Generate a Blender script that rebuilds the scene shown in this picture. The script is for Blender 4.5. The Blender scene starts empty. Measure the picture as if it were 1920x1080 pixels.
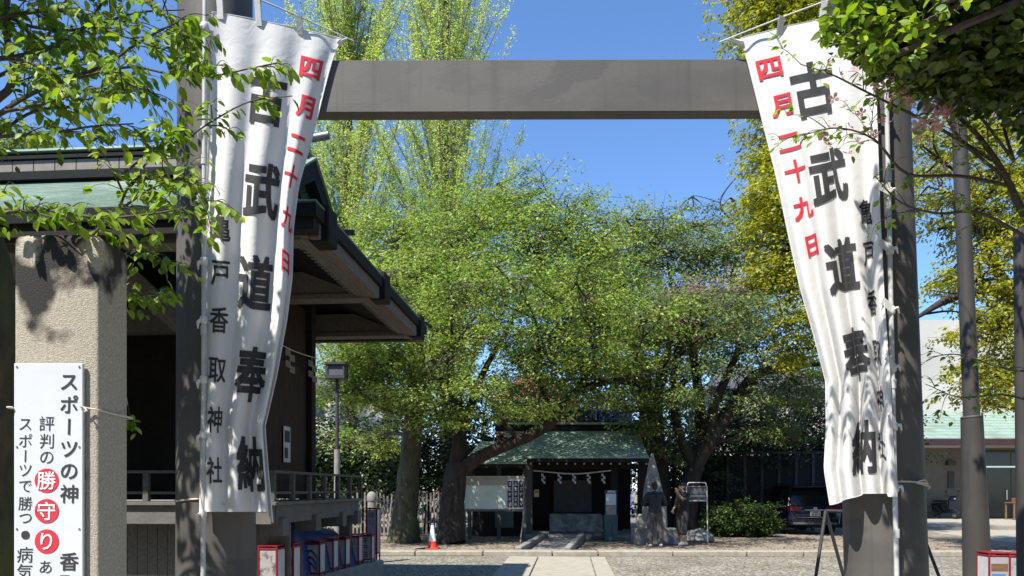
import bpy, bmesh, math, random
import numpy as np
from mathutils import Vector, Matrix

# ------------------------------------------------------------------ camera, sky, sun, exposure
F, CX, CY, H = 1400.0, 960.0, 917.0, 1.55       # focal length in photo pixels, principal column, horizon row, eye height
sc = bpy.context.scene
col = sc.collection
cam_d = bpy.data.cameras.new('camera'); cam = bpy.data.objects.new('camera', cam_d); col.objects.link(cam)
cam_d.sensor_width = 36.0; cam_d.lens = 36.0 * F / 1920.0
cam_d.shift_y = (CY - 540.0) / 1920.0
cam_d.clip_start = 0.05; cam_d.clip_end = 2000.0
cam.location = (0, 0, H); cam.rotation_euler = (math.pi / 2, 0, 0)
sc.camera = cam

LIGHT = Vector((0.42, 0.55, -1.0)).normalized()  # the way the sunlight travels
elev = math.asin(-LIGHT.z); azim = math.atan2(-LIGHT.x, -LIGHT.y)
world = bpy.data.worlds.new('World'); sc.world = world; world.use_nodes = True
wn = world.node_tree.nodes; wl = world.node_tree.links
for n in list(wn): wn.remove(n)
sky = wn.new('ShaderNodeTexSky'); sky.sky_type = 'NISHITA'; sky.sun_disc = False
sky.sun_elevation = elev; sky.sun_rotation = azim % (2 * math.pi)
sky.air_density = 1.0; sky.dust_density = 0.0; sky.ozone_density = 10.0; sky.altitude = 0
bg = wn.new('ShaderNodeBackground'); bg.inputs['Strength'].default_value = 0.135
wo = wn.new('ShaderNodeOutputWorld')
wl.new(sky.outputs[0], bg.inputs[0]); wl.new(bg.outputs[0], wo.inputs[0])
sun_d = bpy.data.lights.new('sun', 'SUN'); sun_d.energy = 5.0; sun_d.angle = math.radians(0.53); sun_d.color = (1.0, 0.955, 0.88)
sun = bpy.data.objects.new('sun', sun_d); col.objects.link(sun)
sun.rotation_euler = LIGHT.to_track_quat('-Z', 'Y').to_euler(); sun.location = (-8, -11, 22)
sc.view_settings.view_transform = 'Standard'; sc.view_settings.look = 'None'
sc.view_settings.gamma = 1.0; sc.view_settings.use_curve_mapping = False
sc.view_settings.exposure = 0.85
sc.render.engine = 'CYCLES'
sc.cycles.max_bounces = 6; sc.cycles.diffuse_bounces = 3; sc.cycles.transmission_bounces = 3
sc.cycles.transparent_max_bounces = 4; sc.cycles.use_denoising = True
sc.cycles.sample_clamp_indirect = 4.0

# ------------------------------------------------------------------ helpers
def P(px, py, Y):
    """photo pixel + distance along the view axis -> world point"""
    return Vector(((px - CX) / F * Y, Y, H + (CY - py) / F * Y))
def M(px, Y): return px * Y / F                   # pixels -> metres at distance Y
def gY(py): return H * F / (py - CY)              # distance at which the ground shows in this row

def tag(o, label=None, cat=None, group=None, kind=None):
    if label: o['label'] = label
    if cat: o['category'] = cat
    if group: o['group'] = group
    if kind: o['kind'] = kind
    return o
def empty(name, loc=(0, 0, 0), rz=0.0):
    o = bpy.data.objects.new(name, None); o.empty_display_size = 0.2
    col.objects.link(o); o.location = loc; o.rotation_euler = (0, 0, rz); return o
def link(name, me, m=None, parent=None):
    o = bpy.data.objects.new(name, me); col.objects.link(o)
    if m is not None and len(me.materials) == 0: me.materials.append(m)
    if parent is not None: o.parent = parent
    return o
def dup(o, parent=None):
    c = o.copy(); col.objects.link(c); c.parent = parent
    for ch in list(o.children): dup(ch, c)
    return c

def catmull(pts, n=5):
    pts = [Vector(p) for p in pts]
    if len(pts) < 3: return pts
    q = [pts[0] * 2 - pts[1]] + pts + [pts[-1] * 2 - pts[-2]]
    out = []
    for i in range(1, len(q) - 2):
        a, b, c, d = q[i - 1:i + 3]
        for k in range(n):
            t = k / n
            out.append(0.5 * ((2 * b) + (c - a) * t + (2 * a - 5 * b + 4 * c - d) * t * t + (3 * b - a - 3 * c + d) * t ** 3))
    out.append(pts[-1]); return out
def lerps(vals, n):
    """stretch a list of radii over n points"""
    xs = np.linspace(0, 1, len(vals)); return list(np.interp(np.linspace(0, 1, n), xs, vals))

class MB:
    def __init__(s): s.v = []; s.f = []
    def add(s, vs, fs):
        b = len(s.v); s.v += [tuple(v) for v in vs]; s.f += [tuple(i + b for i in f) for f in fs]; return s
    def box(s, c, d, rot=None):
        hx, hy, hz = d[0] / 2, d[1] / 2, d[2] / 2
        vs = [Vector((x, y, z)) for x in (-hx, hx) for y in (-hy, hy) for z in (-hz, hz)]
        if rot is not None: vs = [rot @ v for v in vs]
        c = Vector(c)
        return s.add([v + c for v in vs], [(0, 1, 3, 2), (4, 6, 7, 5), (0, 4, 5, 1), (2, 3, 7, 6), (0, 2, 6, 4), (1, 5, 7, 3)])
    def bb(s, x0, x1, y0, y1, z0, z1):
        return s.box(((x0 + x1) / 2, (y0 + y1) / 2, (z0 + z1) / 2), (x1 - x0, y1 - y0, z1 - z0))
    def bar(s, a, b, w, h, up=(0, 0, 1)):
        a, b = Vector(a), Vector(b); d = b - a; L = d.length; d.normalize(); u = Vector(up)
        if abs(d.dot(u)) > 0.98: u = Vector((0, 1, 0))
        x = d.cross(u).normalized(); z = x.cross(d)
        return s.box((a + b) / 2, (w, L, h), Matrix((x, d, z)).transposed())
    def tube(s, pts, radii, n=8, cap=True):
        pts = [Vector(p) for p in pts]
        if not hasattr(radii, '__len__'): radii = [radii] * len(pts)
        elif len(radii) != len(pts): radii = lerps(radii, len(pts))
        vs, fs = [], []; prev = None
        for i, p in enumerate(pts):
            t = (pts[min(i + 1, len(pts) - 1)] - pts[max(i - 1, 0)]).normalized()
            if prev is None:
                r = Vector((1, 0, 0)) if abs(t.x) < 0.9 else Vector((0, 1, 0))
                x = t.cross(r).normalized()
            else:
                x = prev - t * prev.dot(t)
                x = x.normalized() if x.length > 1e-6 else t.orthogonal().normalized()
            prev = x; y = t.cross(x)
            for k in range(n):
                a = 2 * math.pi * k / n
                vs.append(p + (x * math.cos(a) + y * math.sin(a)) * radii[i])
        m = len(pts)
        for i in range(m - 1):
            for k in range(n):
                k2 = (k + 1) % n
                fs.append((i * n + k, i * n + k2, (i + 1) * n + k2, (i + 1) * n + k))
        if cap:
            fs.append(tuple(range(n - 1, -1, -1))); fs.append(tuple((m - 1) * n + k for k in range(n)))
        return s.add(vs, fs)
    def cyl(s, a, b, r0, r1=None, n=16): return s.tube([a, b], [r0, r0 if r1 is None else r1], n)
    def lathe(s, prof, n=16, c=(0, 0, 0)):
        vs, fs = [], []
        for r, z in prof:
            for k in range(n):
                a = 2 * math.pi * k / n; vs.append((c[0] + r * math.cos(a), c[1] + r * math.sin(a), c[2] + z))
        m = len(prof)
        for i in range(m - 1):
            for k in range(n):
                k2 = (k + 1) % n; fs.append((i * n + k, i * n + k2, (i + 1) * n + k2, (i + 1) * n + k))
        fs.append(tuple(range(n - 1, -1, -1))); fs.append(tuple((m - 1) * n + k for k in range(n)))
        return s.add(vs, fs)
    def ball(s, c, r, n=8, m=6):
        if not hasattr(r, '__len__'): r = (r, r, r)
        vs = [(c[0], c[1], c[2] - r[2])]
        for i in range(1, m):
            ph = -math.pi / 2 + math.pi * i / m
            for k in range(n):
                a = 2 * math.pi * k / n
                vs.append((c[0] + r[0] * math.cos(ph) * math.cos(a), c[1] + r[1] * math.cos(ph) * math.sin(a), c[2] + r[2] * math.sin(ph)))
        vs.append((c[0], c[1], c[2] + r[2])); fs = []
        for k in range(n):
            k2 = (k + 1) % n
            fs.append((0, 1 + k2, 1 + k)); fs.append((len(vs) - 1, 1 + (m - 2) * n + k, 1 + (m - 2) * n + k2))
            for i in range(m - 2): fs.append((1 + i * n + k, 1 + i * n + k2, 1 + (i + 1) * n + k2, 1 + (i + 1) * n + k))
        return s.add(vs, fs)
    def prism(s, poly, axis, a, b):
        """polygon (2-D list) extruded along axis 'x' 'y' or 'z' from a to b"""
        def mk(p, t): return {'x': (t, p[0], p[1]), 'y': (p[0], t, p[1]), 'z': (p[0], p[1], t)}[axis]
        n = len(poly); vs = [mk(p, a) for p in poly] + [mk(p, b) for p in poly]
        fs = [tuple(range(n - 1, -1, -1)), tuple(range(n, 2 * n))] + [(i, (i + 1) % n, n + (i + 1) % n, n + i) for i in range(n)]
        return s.add(vs, fs)
    def mesh(s, name, smooth=False, bevel=0.0):
        me = bpy.data.meshes.new(name); me.from_pydata(s.v, [], s.f)
        bm = bmesh.new(); bm.from_mesh(me)
        bmesh.ops.recalc_face_normals(bm, faces=bm.faces)
        if bevel > 0:
            es = [e for e in bm.edges if len(e.link_faces) == 2 and e.calc_face_angle(0) > 0.6]
            bmesh.ops.bevel(bm, geom=es, offset=bevel, segments=1, affect='EDGES', profile=0.5)
        bm.to_mesh(me); bm.free()
        if smooth:
            me.polygons.foreach_set('use_smooth', [True] * len(me.polygons))
            try: me.set_sharp_from_angle(angle=math.radians(40))
            except Exception: pass
        return me
    def build(s, name, m, parent=None, smooth=False, bevel=0.0):
        return link(name, s.mesh(name, smooth, bevel), m, parent)

# ------------------------------------------------------------------ procedural materials
def mat(name, c1, c2=None, rough=0.8, scale=6.0, bump=0.0, bscale=None, spec=0.3, metal=0.0, c3=None, s3=1.0, stretch=(1, 1, 1), detail=6.0, lo=0.35, hi=0.65, lo3=0.5, hi3=0.7, rise=None, streak=None):
    m = bpy.data.materials.new(name); m.use_nodes = True; nt = m.node_tree; N = nt.nodes; L = nt.links
    b = N['Principled BSDF']; b.inputs['Roughness'].default_value = rough; b.inputs['Metallic'].default_value = metal
    b.inputs['Specular IOR Level'].default_value = spec
    c1 = tuple(c1) + (1,)
    if c2 is None: c2 = tuple(x * 0.82 for x in c1[:3])
    c2 = tuple(c2) + (1,)
    tc = N.new('ShaderNodeTexCoord'); mp = N.new('ShaderNodeMapping'); mp.inputs['Scale'].default_value = stretch
    L.new(tc.outputs['Object'], mp.inputs[0])
    nz = N.new('ShaderNodeTexNoise'); nz.inputs['Scale'].default_value = scale; nz.inputs['Detail'].default_value = detail; nz.inputs['Roughness'].default_value = 0.62
    L.new(mp.outputs[0], nz.inputs['Vector'])
    mr = N.new('ShaderNodeMapRange'); mr.inputs['From Min'].default_value = lo; mr.inputs['From Max'].default_value = hi
    L.new(nz.outputs['Fac'], mr.inputs['Value'])
    mx = N.new('ShaderNodeMix'); mx.data_type = 'RGBA'; mx.inputs['A'].default_value = c1; mx.inputs['B'].default_value = c2
    L.new(mr.outputs[0], mx.inputs['Factor']); out = mx.outputs['Result']
    if c3 is not None:
        n3 = N.new('ShaderNodeTexNoise'); n3.inputs['Scale'].default_value = s3; n3.inputs['Detail'].default_value = 5.0
        L.new(mp.outputs[0], n3.inputs['Vector'])
        m3 = N.new('ShaderNodeMapRange'); m3.inputs['From Min'].default_value = lo3; m3.inputs['From Max'].default_value = hi3
        src3 = n3.outputs['Fac']
        if rise:                                   # lichen and soot gather towards the exposed top of the stone
            sx = N.new('ShaderNodeSeparateXYZ'); L.new(tc.outputs['Object'], sx.inputs[0])
            rm = N.new('ShaderNodeMapRange'); rm.inputs['From Min'].default_value = rise[0]; rm.inputs['From Max'].default_value = rise[1]; rm.inputs['To Min'].default_value = -0.12; rm.inputs['To Max'].default_value = 0.26
            L.new(sx.outputs['Z'], rm.inputs['Value']); ad = N.new('ShaderNodeMath'); ad.operation = 'ADD'; L.new(src3, ad.inputs[0]); L.new(rm.outputs[0], ad.inputs[1]); src3 = ad.outputs[0]
        L.new(src3, m3.inputs['Value'])
        x3 = N.new('ShaderNodeMix'); x3.data_type = 'RGBA'; x3.inputs['B'].default_value = tuple(c3) + (1,)
        L.new(out, x3.inputs['A']); L.new(m3.outputs[0], x3.inputs['Factor']); out = x3.outputs['Result']
    if streak is not None:                          # rain streaks and rust runs
        ms = N.new('ShaderNodeMapping'); ms.inputs['Scale'].default_value = (13, 13, 0.55); L.new(tc.outputs['Object'], ms.inputs[0])
        ns = N.new('ShaderNodeTexNoise'); ns.inputs['Scale'].default_value = 1.0; ns.inputs['Detail'].default_value = 4.0; L.new(ms.outputs[0], ns.inputs['Vector'])
        rs_ = N.new('ShaderNodeMapRange'); rs_.inputs['From Min'].default_value = 0.55; rs_.inputs['From Max'].default_value = 0.75; rs_.inputs['To Max'].default_value = 0.55; L.new(ns.outputs['Fac'], rs_.inputs['Value'])
        xs_ = N.new('ShaderNodeMix'); xs_.data_type = 'RGBA'; xs_.inputs['B'].default_value = tuple(streak) + (1,); L.new(out, xs_.inputs['A']); L.new(rs_.outputs[0], xs_.inputs['Factor']); out = xs_.outputs['Result']
    L.new(out, b.inputs['Base Color'])
    if bump > 0:
        bn = N.new('ShaderNodeTexNoise'); bn.inputs['Scale'].default_value = bscale or scale * 4; bn.inputs['Detail'].default_value = 5.0
        L.new(mp.outputs[0], bn.inputs['Vector'])
        bp = N.new('ShaderNodeBump'); bp.inputs['Strength'].default_value = bump; bp.inputs['Distance'].default_value = 0.02
        L.new(bn.outputs['Fac'], bp.inputs['Height']); L.new(bp.outputs[0], b.inputs['Normal'])
    return m

def leafmat(name, dark, mid, light, trans=0.35, rough=0.45, spec=0.35):
    m = bpy.data.materials.new(name); m.use_nodes = True; nt = m.node_tree; N = nt.nodes; L = nt.links
    b = N['Principled BSDF']; b.inputs['Roughness'].default_value = rough; b.inputs['Specular IOR Level'].default_value = spec
    at = N.new('ShaderNodeAttribute'); at.attribute_name = 'v'
    cr = N.new('ShaderNodeValToRGB'); e = cr.color_ramp.elements
    e[0].position = 0.0; e[0].color = tuple(dark) + (1,); e[1].position = 1.0; e[1].color = tuple(light) + (1,)
    k = e.new(0.5); k.color = tuple(mid) + (1,)
    L.new(at.outputs['Fac'], cr.inputs[0]); L.new(cr.outputs[0], b.inputs['Base Color'])
    tr = N.new('ShaderNodeBsdfTranslucent')
    hs = N.new('ShaderNodeHueSaturation'); hs.inputs['Hue'].default_value = 0.495; hs.inputs['Saturation'].default_value = 1.1; hs.inputs['Value'].default_value = 1.5
    L.new(cr.outputs[0], hs.inputs['Color']); L.new(hs.outputs[0], tr.inputs[0])
    mx = N.new('ShaderNodeMixShader'); mx.inputs[0].default_value = trans
    L.new(b.outputs[0], mx.inputs[1]); L.new(tr.outputs[0], mx.inputs[2]); L.new(mx.outputs[0], N['Material Output'].inputs[0])
    return m

def clothmat(name, c, trans=0.18):
    m = bpy.data.materials.new(name); m.use_nodes = True; nt = m.node_tree; N = nt.nodes; L = nt.links
    b = N['Principled BSDF']; b.inputs['Roughness'].default_value = 0.9; b.inputs['Specular IOR Level'].default_value = 0.1
    tc = N.new('ShaderNodeTexCoord')
    nz = N.new('ShaderNodeTexNoise'); nz.inputs['Scale'].default_value = 3.0; nz.inputs['Detail'].default_value = 8.0
    L.new(tc.outputs['Object'], nz.inputs['Vector'])
    mx = N.new('ShaderNodeMix'); mx.data_type = 'RGBA'; mx.inputs['A'].default_value = tuple(x * 0.93 for x in c) + (1,); mx.inputs['B'].default_value = tuple(c) + (1,)
    L.new(nz.outputs['Fac'], mx.inputs['Factor']); L.new(mx.outputs['Result'], b.inputs['Base Color'])
    n2 = N.new('ShaderNodeTexNoise'); n2.inputs['Scale'].default_value = 9.0; n2.inputs['Detail'].default_value = 4.0
    n2.inputs['Distortion'].default_value = 1.5
    L.new(tc.outputs['Object'], n2.inputs['Vector'])
    bp = N.new('ShaderNodeBump'); bp.inputs['Strength'].default_value = 0.2; bp.inputs['Distance'].default_value = 0.02
    L.new(n2.outputs['Fac'], bp.inputs['Height']); L.new(bp.outputs[0], b.inputs['Normal'])
    tr = N.new('ShaderNodeBsdfTranslucent'); tr.inputs[0].default_value = tuple(c) + (1,)
    ms = N.new('ShaderNodeMixShader'); ms.inputs[0].default_value = trans
    L.new(b.outputs[0], ms.inputs[1]); L.new(tr.outputs[0], ms.inputs[2]); L.new(ms.outputs[0], N['Material Output'].inputs[0])
    return m

def gravelmat(name, cs, scale=55.0):
    m = bpy.data.materials.new(name); m.use_nodes = True; nt = m.node_tree; N = nt.nodes; L = nt.links
    b = N['Principled BSDF']; b.inputs['Roughness'].default_value = 0.95; b.inputs['Specular IOR Level'].default_value = 0.15
    tc = N.new('ShaderNodeTexCoord')
    vo = N.new('ShaderNodeTexVoronoi'); vo.inputs['Scale'].default_value = scale; L.new(tc.outputs['Object'], vo.inputs['Vector'])
    cr = N.new('ShaderNodeValToRGB'); e = cr.color_ramp.elements
    e[0].color = tuple(cs[0]) + (1,); e[1].color = tuple(cs[2]) + (1,); k = e.new(0.5); k.color = tuple(cs[1]) + (1,)
    sp = N.new('ShaderNodeSeparateColor'); L.new(vo.outputs['Color'], sp.inputs[0]); L.new(sp.outputs[0], cr.inputs[0])
    nz = N.new('ShaderNodeTexNoise'); nz.inputs['Scale'].default_value = 0.9; nz.inputs['Detail'].default_value = 7.0; L.new(tc.outputs['Object'], nz.inputs['Vector'])
    mr = N.new('ShaderNodeMapRange'); mr.inputs['From Min'].default_value = 0.3; mr.inputs['From Max'].default_value = 0.7
    mr.inputs['To Min'].default_value = 0.72; mr.inputs['To Max'].default_value = 1.1; L.new(nz.outputs['Fac'], mr.inputs['Value'])
    hs = N.new('ShaderNodeHueSaturation'); L.new(cr.outputs[0], hs.inputs['Color']); L.new(mr.outputs[0], hs.inputs['Value'])
    L.new(hs.outputs[0], b.inputs['Base Color'])
    bp = N.new('ShaderNodeBump'); bp.inputs['Strength'].default_value = 0.8; bp.inputs['Distance'].default_value = 0.012; bp.invert = True
    L.new(vo.outputs['Distance'], bp.inputs['Height']); L.new(bp.outputs[0], b.inputs['Normal'])
    return m

MT = {}
MT['torii'] = mat('torii_paint', (0.108, 0.099, 0.088), (0.093, 0.086, 0.077), 0.6, 1.2, 0.05, 40, c3=(0.084, 0.079, 0.074), s3=1.6, stretch=(1, 1, 2.2), lo=0.45, hi=0.55, lo3=0.52, hi3=0.56, streak=(0.055, 0.05, 0.045))
MT['shadedpole'] = mat('shaded_pole_paint', (0.060, 0.055, 0.050), (0.045, 0.042, 0.038), 0.6, 1.5, 0.05, 40, streak=(0.03, 0.028, 0.025))  # pole grey darkened all over, the shade it stands in put into the colour
MT['cloth'] = clothmat('banner_cotton', (0.77, 0.76, 0.735))
MT['ink'] = mat('black_ink', (0.035, 0.035, 0.037), (0.05, 0.05, 0.052), 0.85, 8)
MT['redink'] = mat('red_ink', (0.62, 0.035, 0.055), (0.55, 0.03, 0.05), 0.8, 8)
MT['whiteprint'] = mat('white_print', (0.8, 0.8, 0.8), (0.74, 0.74, 0.74), 0.5, 8)
MT['pole'] = mat('pale_pole', (0.55, 0.55, 0.54), (0.42, 0.42, 0.41), 0.4, 9, spec=0.5)
MT['rope'] = mat('pale_rope', (0.62, 0.58, 0.50), (0.45, 0.41, 0.33), 0.9, 40)
MT['stonepost'] = mat('weathered_granite', (0.47, 0.425, 0.335), (0.31, 0.28, 0.22), 0.92, 55, 0.5, 120, c3=(0.035, 0.032, 0.03), s3=2.6, lo3=0.60, hi3=0.68, rise=(2.1, 3.1))
MT['signwhite'] = mat('white_enamel', (0.62, 0.64, 0.665), (0.57, 0.59, 0.61), 0.35, 2, spec=0.4)
MT['steel'] = mat('dull_steel', (0.22, 0.22, 0.22), (0.15, 0.15, 0.15), 0.45, 12, metal=0.6)
MT['darksteel'] = mat('grey_tube', (0.06, 0.06, 0.062), (0.042, 0.042, 0.043), 0.6, 14, metal=0.1)
MT['copper'] = mat('copper_patina', (0.19, 0.27, 0.215), (0.135, 0.205, 0.165), 0.65, 3.5, 0.25, 30, c3=(0.27, 0.33, 0.26), s3=1.3, stretch=(1, 1, 1))
MT['copperdark'] = mat('dark_copper', (0.014, 0.016, 0.015), (0.010, 0.011, 0.010), 0.7, 5, spec=0.15)
MT['tanstone'] = mat('grey_tan_tile', (0.24, 0.215, 0.185), (0.19, 0.17, 0.15), 0.75, 8)
MT['oldwood'] = mat('weathered_timber', (0.13, 0.12, 0.105), (0.085, 0.078, 0.07), 0.85, 5, 0.3, 22, stretch=(6, 1, 6))
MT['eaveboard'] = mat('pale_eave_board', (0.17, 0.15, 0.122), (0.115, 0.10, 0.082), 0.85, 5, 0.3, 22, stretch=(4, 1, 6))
MT['greywood'] = mat('grey_timber', (0.16, 0.15, 0.135), (0.115, 0.11, 0.10), 0.85, 5, 0.25, 22)
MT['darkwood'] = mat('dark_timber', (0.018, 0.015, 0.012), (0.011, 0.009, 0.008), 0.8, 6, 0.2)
MT['brownwood'] = mat('brown_panel_wood', (0.040, 0.021, 0.012), (0.025, 0.013, 0.008), 0.7, 4, 0.2, 20, stretch=(8, 8, 0.6))
MT['paper'] = mat('white_paper', (0.56, 0.55, 0.53), (0.48, 0.47, 0.45), 0.9, 6)
MT['lanternred'] = mat('red_lacquer', (0.26, 0.018, 0.028), (0.19, 0.014, 0.022), 0.45, 8)
MT['tarp'] = mat('blue_tarpaulin', (0.018, 0.045, 0.16), (0.013, 0.032, 0.11), 0.35, 7, 0.4, 10, spec=0.5)
MT['concrete'] = mat('grey_concrete', (0.27, 0.26, 0.235), (0.21, 0.20, 0.18), 0.92, 6, 0.3, 60)
MT['slab'] = mat('pale_paving_stone', (0.36, 0.325, 0.26), (0.28, 0.255, 0.205), 0.92, 5, 0.3, 90, c3=(0.33, 0.30, 0.25), s3=2.0, lo3=0.55, hi3=0.75)
MT['kerb'] = mat('pale_kerb_stone', (0.35, 0.32, 0.26), (0.25, 0.225, 0.18), 0.92, 7, 0.4, 80)
MT['gravel'] = gravelmat('grey_gravel', ((0.10, 0.092, 0.075), (0.20, 0.182, 0.148), (0.38, 0.35, 0.285)), 24)
MT['soil'] = mat('bare_soil', (0.30, 0.25, 0.19), (0.20, 0.165, 0.125), 0.97, 3, 0.7, 25, c3=(0.12, 0.09, 0.065), s3=5)
MT['bark'] = mat('dark_bark', (0.055, 0.045, 0.036), (0.022, 0.018, 0.015), 0.95, 9, 1.0, 18, stretch=(1, 1, 0.3))
MT['mossbark'] = mat('mossy_bark', (0.11, 0.10, 0.06), (0.04, 0.035, 0.026), 0.95, 7, 1.0, 16, c3=(0.10, 0.115, 0.045), s3=2.2, stretch=(1, 1, 0.35))
MT['twig'] = mat('twig_bark', (0.115, 0.095, 0.075), (0.07, 0.058, 0.046), 0.9, 15)
MT['paletwig'] = mat('pale_twig_bark', (0.24, 0.215, 0.175), (0.16, 0.14, 0.115), 0.9, 15)
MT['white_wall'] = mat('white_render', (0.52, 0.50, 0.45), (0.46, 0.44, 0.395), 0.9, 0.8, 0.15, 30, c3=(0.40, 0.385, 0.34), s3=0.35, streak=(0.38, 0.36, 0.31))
MT['beige_wall'] = mat('beige_render', (0.42, 0.40, 0.35), (0.38, 0.36, 0.31), 0.9, 2)
MT['darkglass'] = mat('dark_glass', (0.012, 0.014, 0.016), (0.008, 0.009, 0.010), 0.12, 2, spec=0.5)
MT['maroon'] = mat('maroon_fascia', (0.05, 0.025, 0.028), (0.035, 0.018, 0.02), 0.6, 4)
MT['redroof'] = mat('red_roof_tile', (0.30, 0.085, 0.07), (0.22, 0.06, 0.05), 0.75, 10)
MT['rock'] = mat('rough_rock', (0.29, 0.285, 0.265), (0.13, 0.127, 0.12), 0.9, 4, 0.9, 14, c3=(0.40, 0.39, 0.365), s3=3)
MT['fencepanel'] = mat('dark_fence_panel', (0.016, 0.018, 0.019), (0.010, 0.012, 0.013), 0.7, 2, spec=0.2)
MT['orange'] = mat('cone_red_plastic', (0.62, 0.045, 0.02), (0.55, 0.04, 0.02), 0.5, 8)
MT['reflect'] = mat('white_reflective_band', (0.82, 0.82, 0.82), (0.76, 0.76, 0.76), 0.5, 8)
MT['teal'] = mat('teal_enamel', (0.02, 0.095, 0.10), (0.015, 0.07, 0.075), 0.35, 4, spec=0.5)
MT['skin'] = mat('skin', (0.36, 0.22, 0.15), (0.31, 0.19, 0.13), 0.6, 20)
MT['navycloth'] = mat('dark_navy_fabric', (0.008, 0.010, 0.014), (0.016, 0.018, 0.023), 0.6, 14, 0.4, 30, spec=0.35)
MT['greycloth'] = mat('grey_trouser_fabric', (0.085, 0.082, 0.077), (0.05, 0.048, 0.046), 0.9, 14, 0.4, 30)
MT['camo'] = mat('mottled_fabric', (0.03, 0.028, 0.024), (0.012, 0.012, 0.011), 0.9, 11, 0.3, 30, c3=(0.08, 0.076, 0.065), s3=9)
MT['greycamo'] = mat('mottled_grey_fabric', (0.08, 0.078, 0.07), (0.035, 0.034, 0.031), 0.9, 11, 0.3, 30)
MT['hair'] = mat('black_hair', (0.012, 0.011, 0.010), (0.02, 0.018, 0.016), 0.5, 30)
MT['shoe'] = mat('pale_shoe', (0.50, 0.49, 0.47), (0.36, 0.35, 0.33), 0.7, 12)
MT['carpaint'] = mat('navy_car_paint', (0.014, 0.014, 0.030), (0.017, 0.017, 0.034), 0.18, 2, spec=0.6, metal=0.25)
MT['rubber'] = mat('black_rubber', (0.015, 0.015, 0.015), (0.022, 0.022, 0.022), 0.8, 12)
MT['chrome'] = mat('chrome', (0.65, 0.65, 0.66), (0.6, 0.6, 0.61), 0.15, 4, metal=1.0)
MT['taillight'] = mat('red_lens', (0.13, 0.01, 0.01), (0.2, 0.01, 0.01), 0.2, 6, spec=0.5)
MT['greyplastic'] = mat('grey_plastic', (0.10, 0.10, 0.105), (0.08, 0.08, 0.085), 0.6, 6)
MT['tablewood'] = mat('table_wood', (0.22, 0.12, 0.06), (0.16, 0.085, 0.04), 0.7, 6, stretch=(1, 6, 6))
MT['bluesheet'] = mat('blue_house_sheet', (0.10, 0.22, 0.55), (0.08, 0.18, 0.46), 0.6, 3)
MT['yellownote'] = mat('yellow_notice', (0.55, 0.47, 0.20), (0.5, 0.42, 0.17), 0.8, 6)
# foliage
MT['cherryleaf'] = leafmat('fresh_cherry_leaf', (0.09, 0.17, 0.02), (0.185, 0.295, 0.03), (0.34, 0.43, 0.06), 0.48)
MT['springleaf'] = leafmat('spring_leaf', (0.062, 0.115, 0.024), (0.175, 0.265, 0.046), (0.42, 0.50, 0.11), 0.40)
MT['blueleaf'] = leafmat('cool_green_leaf', (0.068, 0.115, 0.034), (0.14, 0.20, 0.055), (0.27, 0.33, 0.10), 0.40)
MT['bronzeleaf'] = leafmat('bronze_pink_leaf', (0.17, 0.115, 0.065), (0.28, 0.20, 0.13), (0.42, 0.32, 0.24), 0.35)
MT['ginkgoleaf'] = leafmat('ginkgo_leaf', (0.24, 0.33, 0.06), (0.42, 0.52, 0.12), (0.58, 0.65, 0.20), 0.5)
MT['camphorleaf'] = leafmat('camphor_leaf', (0.16, 0.175, 0.018), (0.30, 0.31, 0.030), (0.47, 0.46, 0.06), 0.42)
MT['darkleaf'] = leafmat('dark_evergreen_leaf', (0.014, 0.028, 0.010), (0.026, 0.050, 0.014), (0.055, 0.095, 0.022), 0.18, 0.35, 0.5)
MT['evergreen'] = leafmat('glossy_evergreen_leaf', (0.028, 0.058, 0.012), (0.050, 0.095, 0.016), (0.15, 0.20, 0.025), 0.28, 0.32, 0.5)
MT['bushleaf'] = leafmat('bush_leaf', (0.014, 0.032, 0.008), (0.032, 0.062, 0.013), (0.095, 0.145, 0.022), 0.25)
MT['petal'] = leafmat('pink_bract', (0.38, 0.17, 0.17), (0.50, 0.27, 0.26), (0.60, 0.40, 0.38), 0.35, 0.7, 0.2)
MT['litter'] = leafmat('dry_leaf_litter', (0.07, 0.045, 0.028), (0.14, 0.095, 0.06), (0.26, 0.19, 0.13), 0.1, 0.9, 0.1)

# ------------------------------------------------------------------ numpy mesh building for foliage
def np_mesh(name, V, Fc, val=None, smooth=False):
    me = bpy.data.meshes.new(name); nv = len(V); nf, k = Fc.shape
    me.vertices.add(nv); me.vertices.foreach_set('co', V.astype(np.float32).ravel())
    me.loops.add(nf * k); me.loops.foreach_set('vertex_index', Fc.astype(np.int32).ravel())
    me.polygons.add(nf); me.polygons.foreach_set('loop_start', (np.arange(nf) * k).astype(np.int32))
    if val is not None:
        a = me.attributes.new('v', 'FLOAT', 'POINT'); a.data.foreach_set('value', val.astype(np.float32))
    me.update(calc_edges=True); me.validate()
    return me
LEAF_FAR = (np.array([(0, 0, 0), (0.5, 0.27, 0.07), (1, 0, -0.05), (0.5, -0.27, 0.07)], float), np.array([(0, 1, 2), (0, 2, 3)]))
_x = [0, .22, .5, .78, 1.0]; _w = [0, .25, .30, .19, 0]
_v = [(0, 0, 0)]
for i in (1, 2, 3):
    c = -0.16 * _x[i] ** 2
    _v += [(_x[i], _w[i], c + 0.10 * _w[i] * 2), (_x[i], 0, c), (_x[i], -_w[i], c + 0.10 * _w[i] * 2)]
_v += [(1, 0, -0.16)]
LEAF_NEAR = (np.array(_v, float), np.array([(0, 2, 1), (0, 3, 2), (1, 2, 5), (1, 5, 4), (2, 3, 6), (2, 6, 5), (4, 5, 8), (4, 8, 7), (5, 6, 9), (5, 9, 8), (7, 8, 10), (8, 9, 10)]))
def nrm(a): return a / np.maximum(np.linalg.norm(a, axis=1, keepdims=True), 1e-9)
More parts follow.
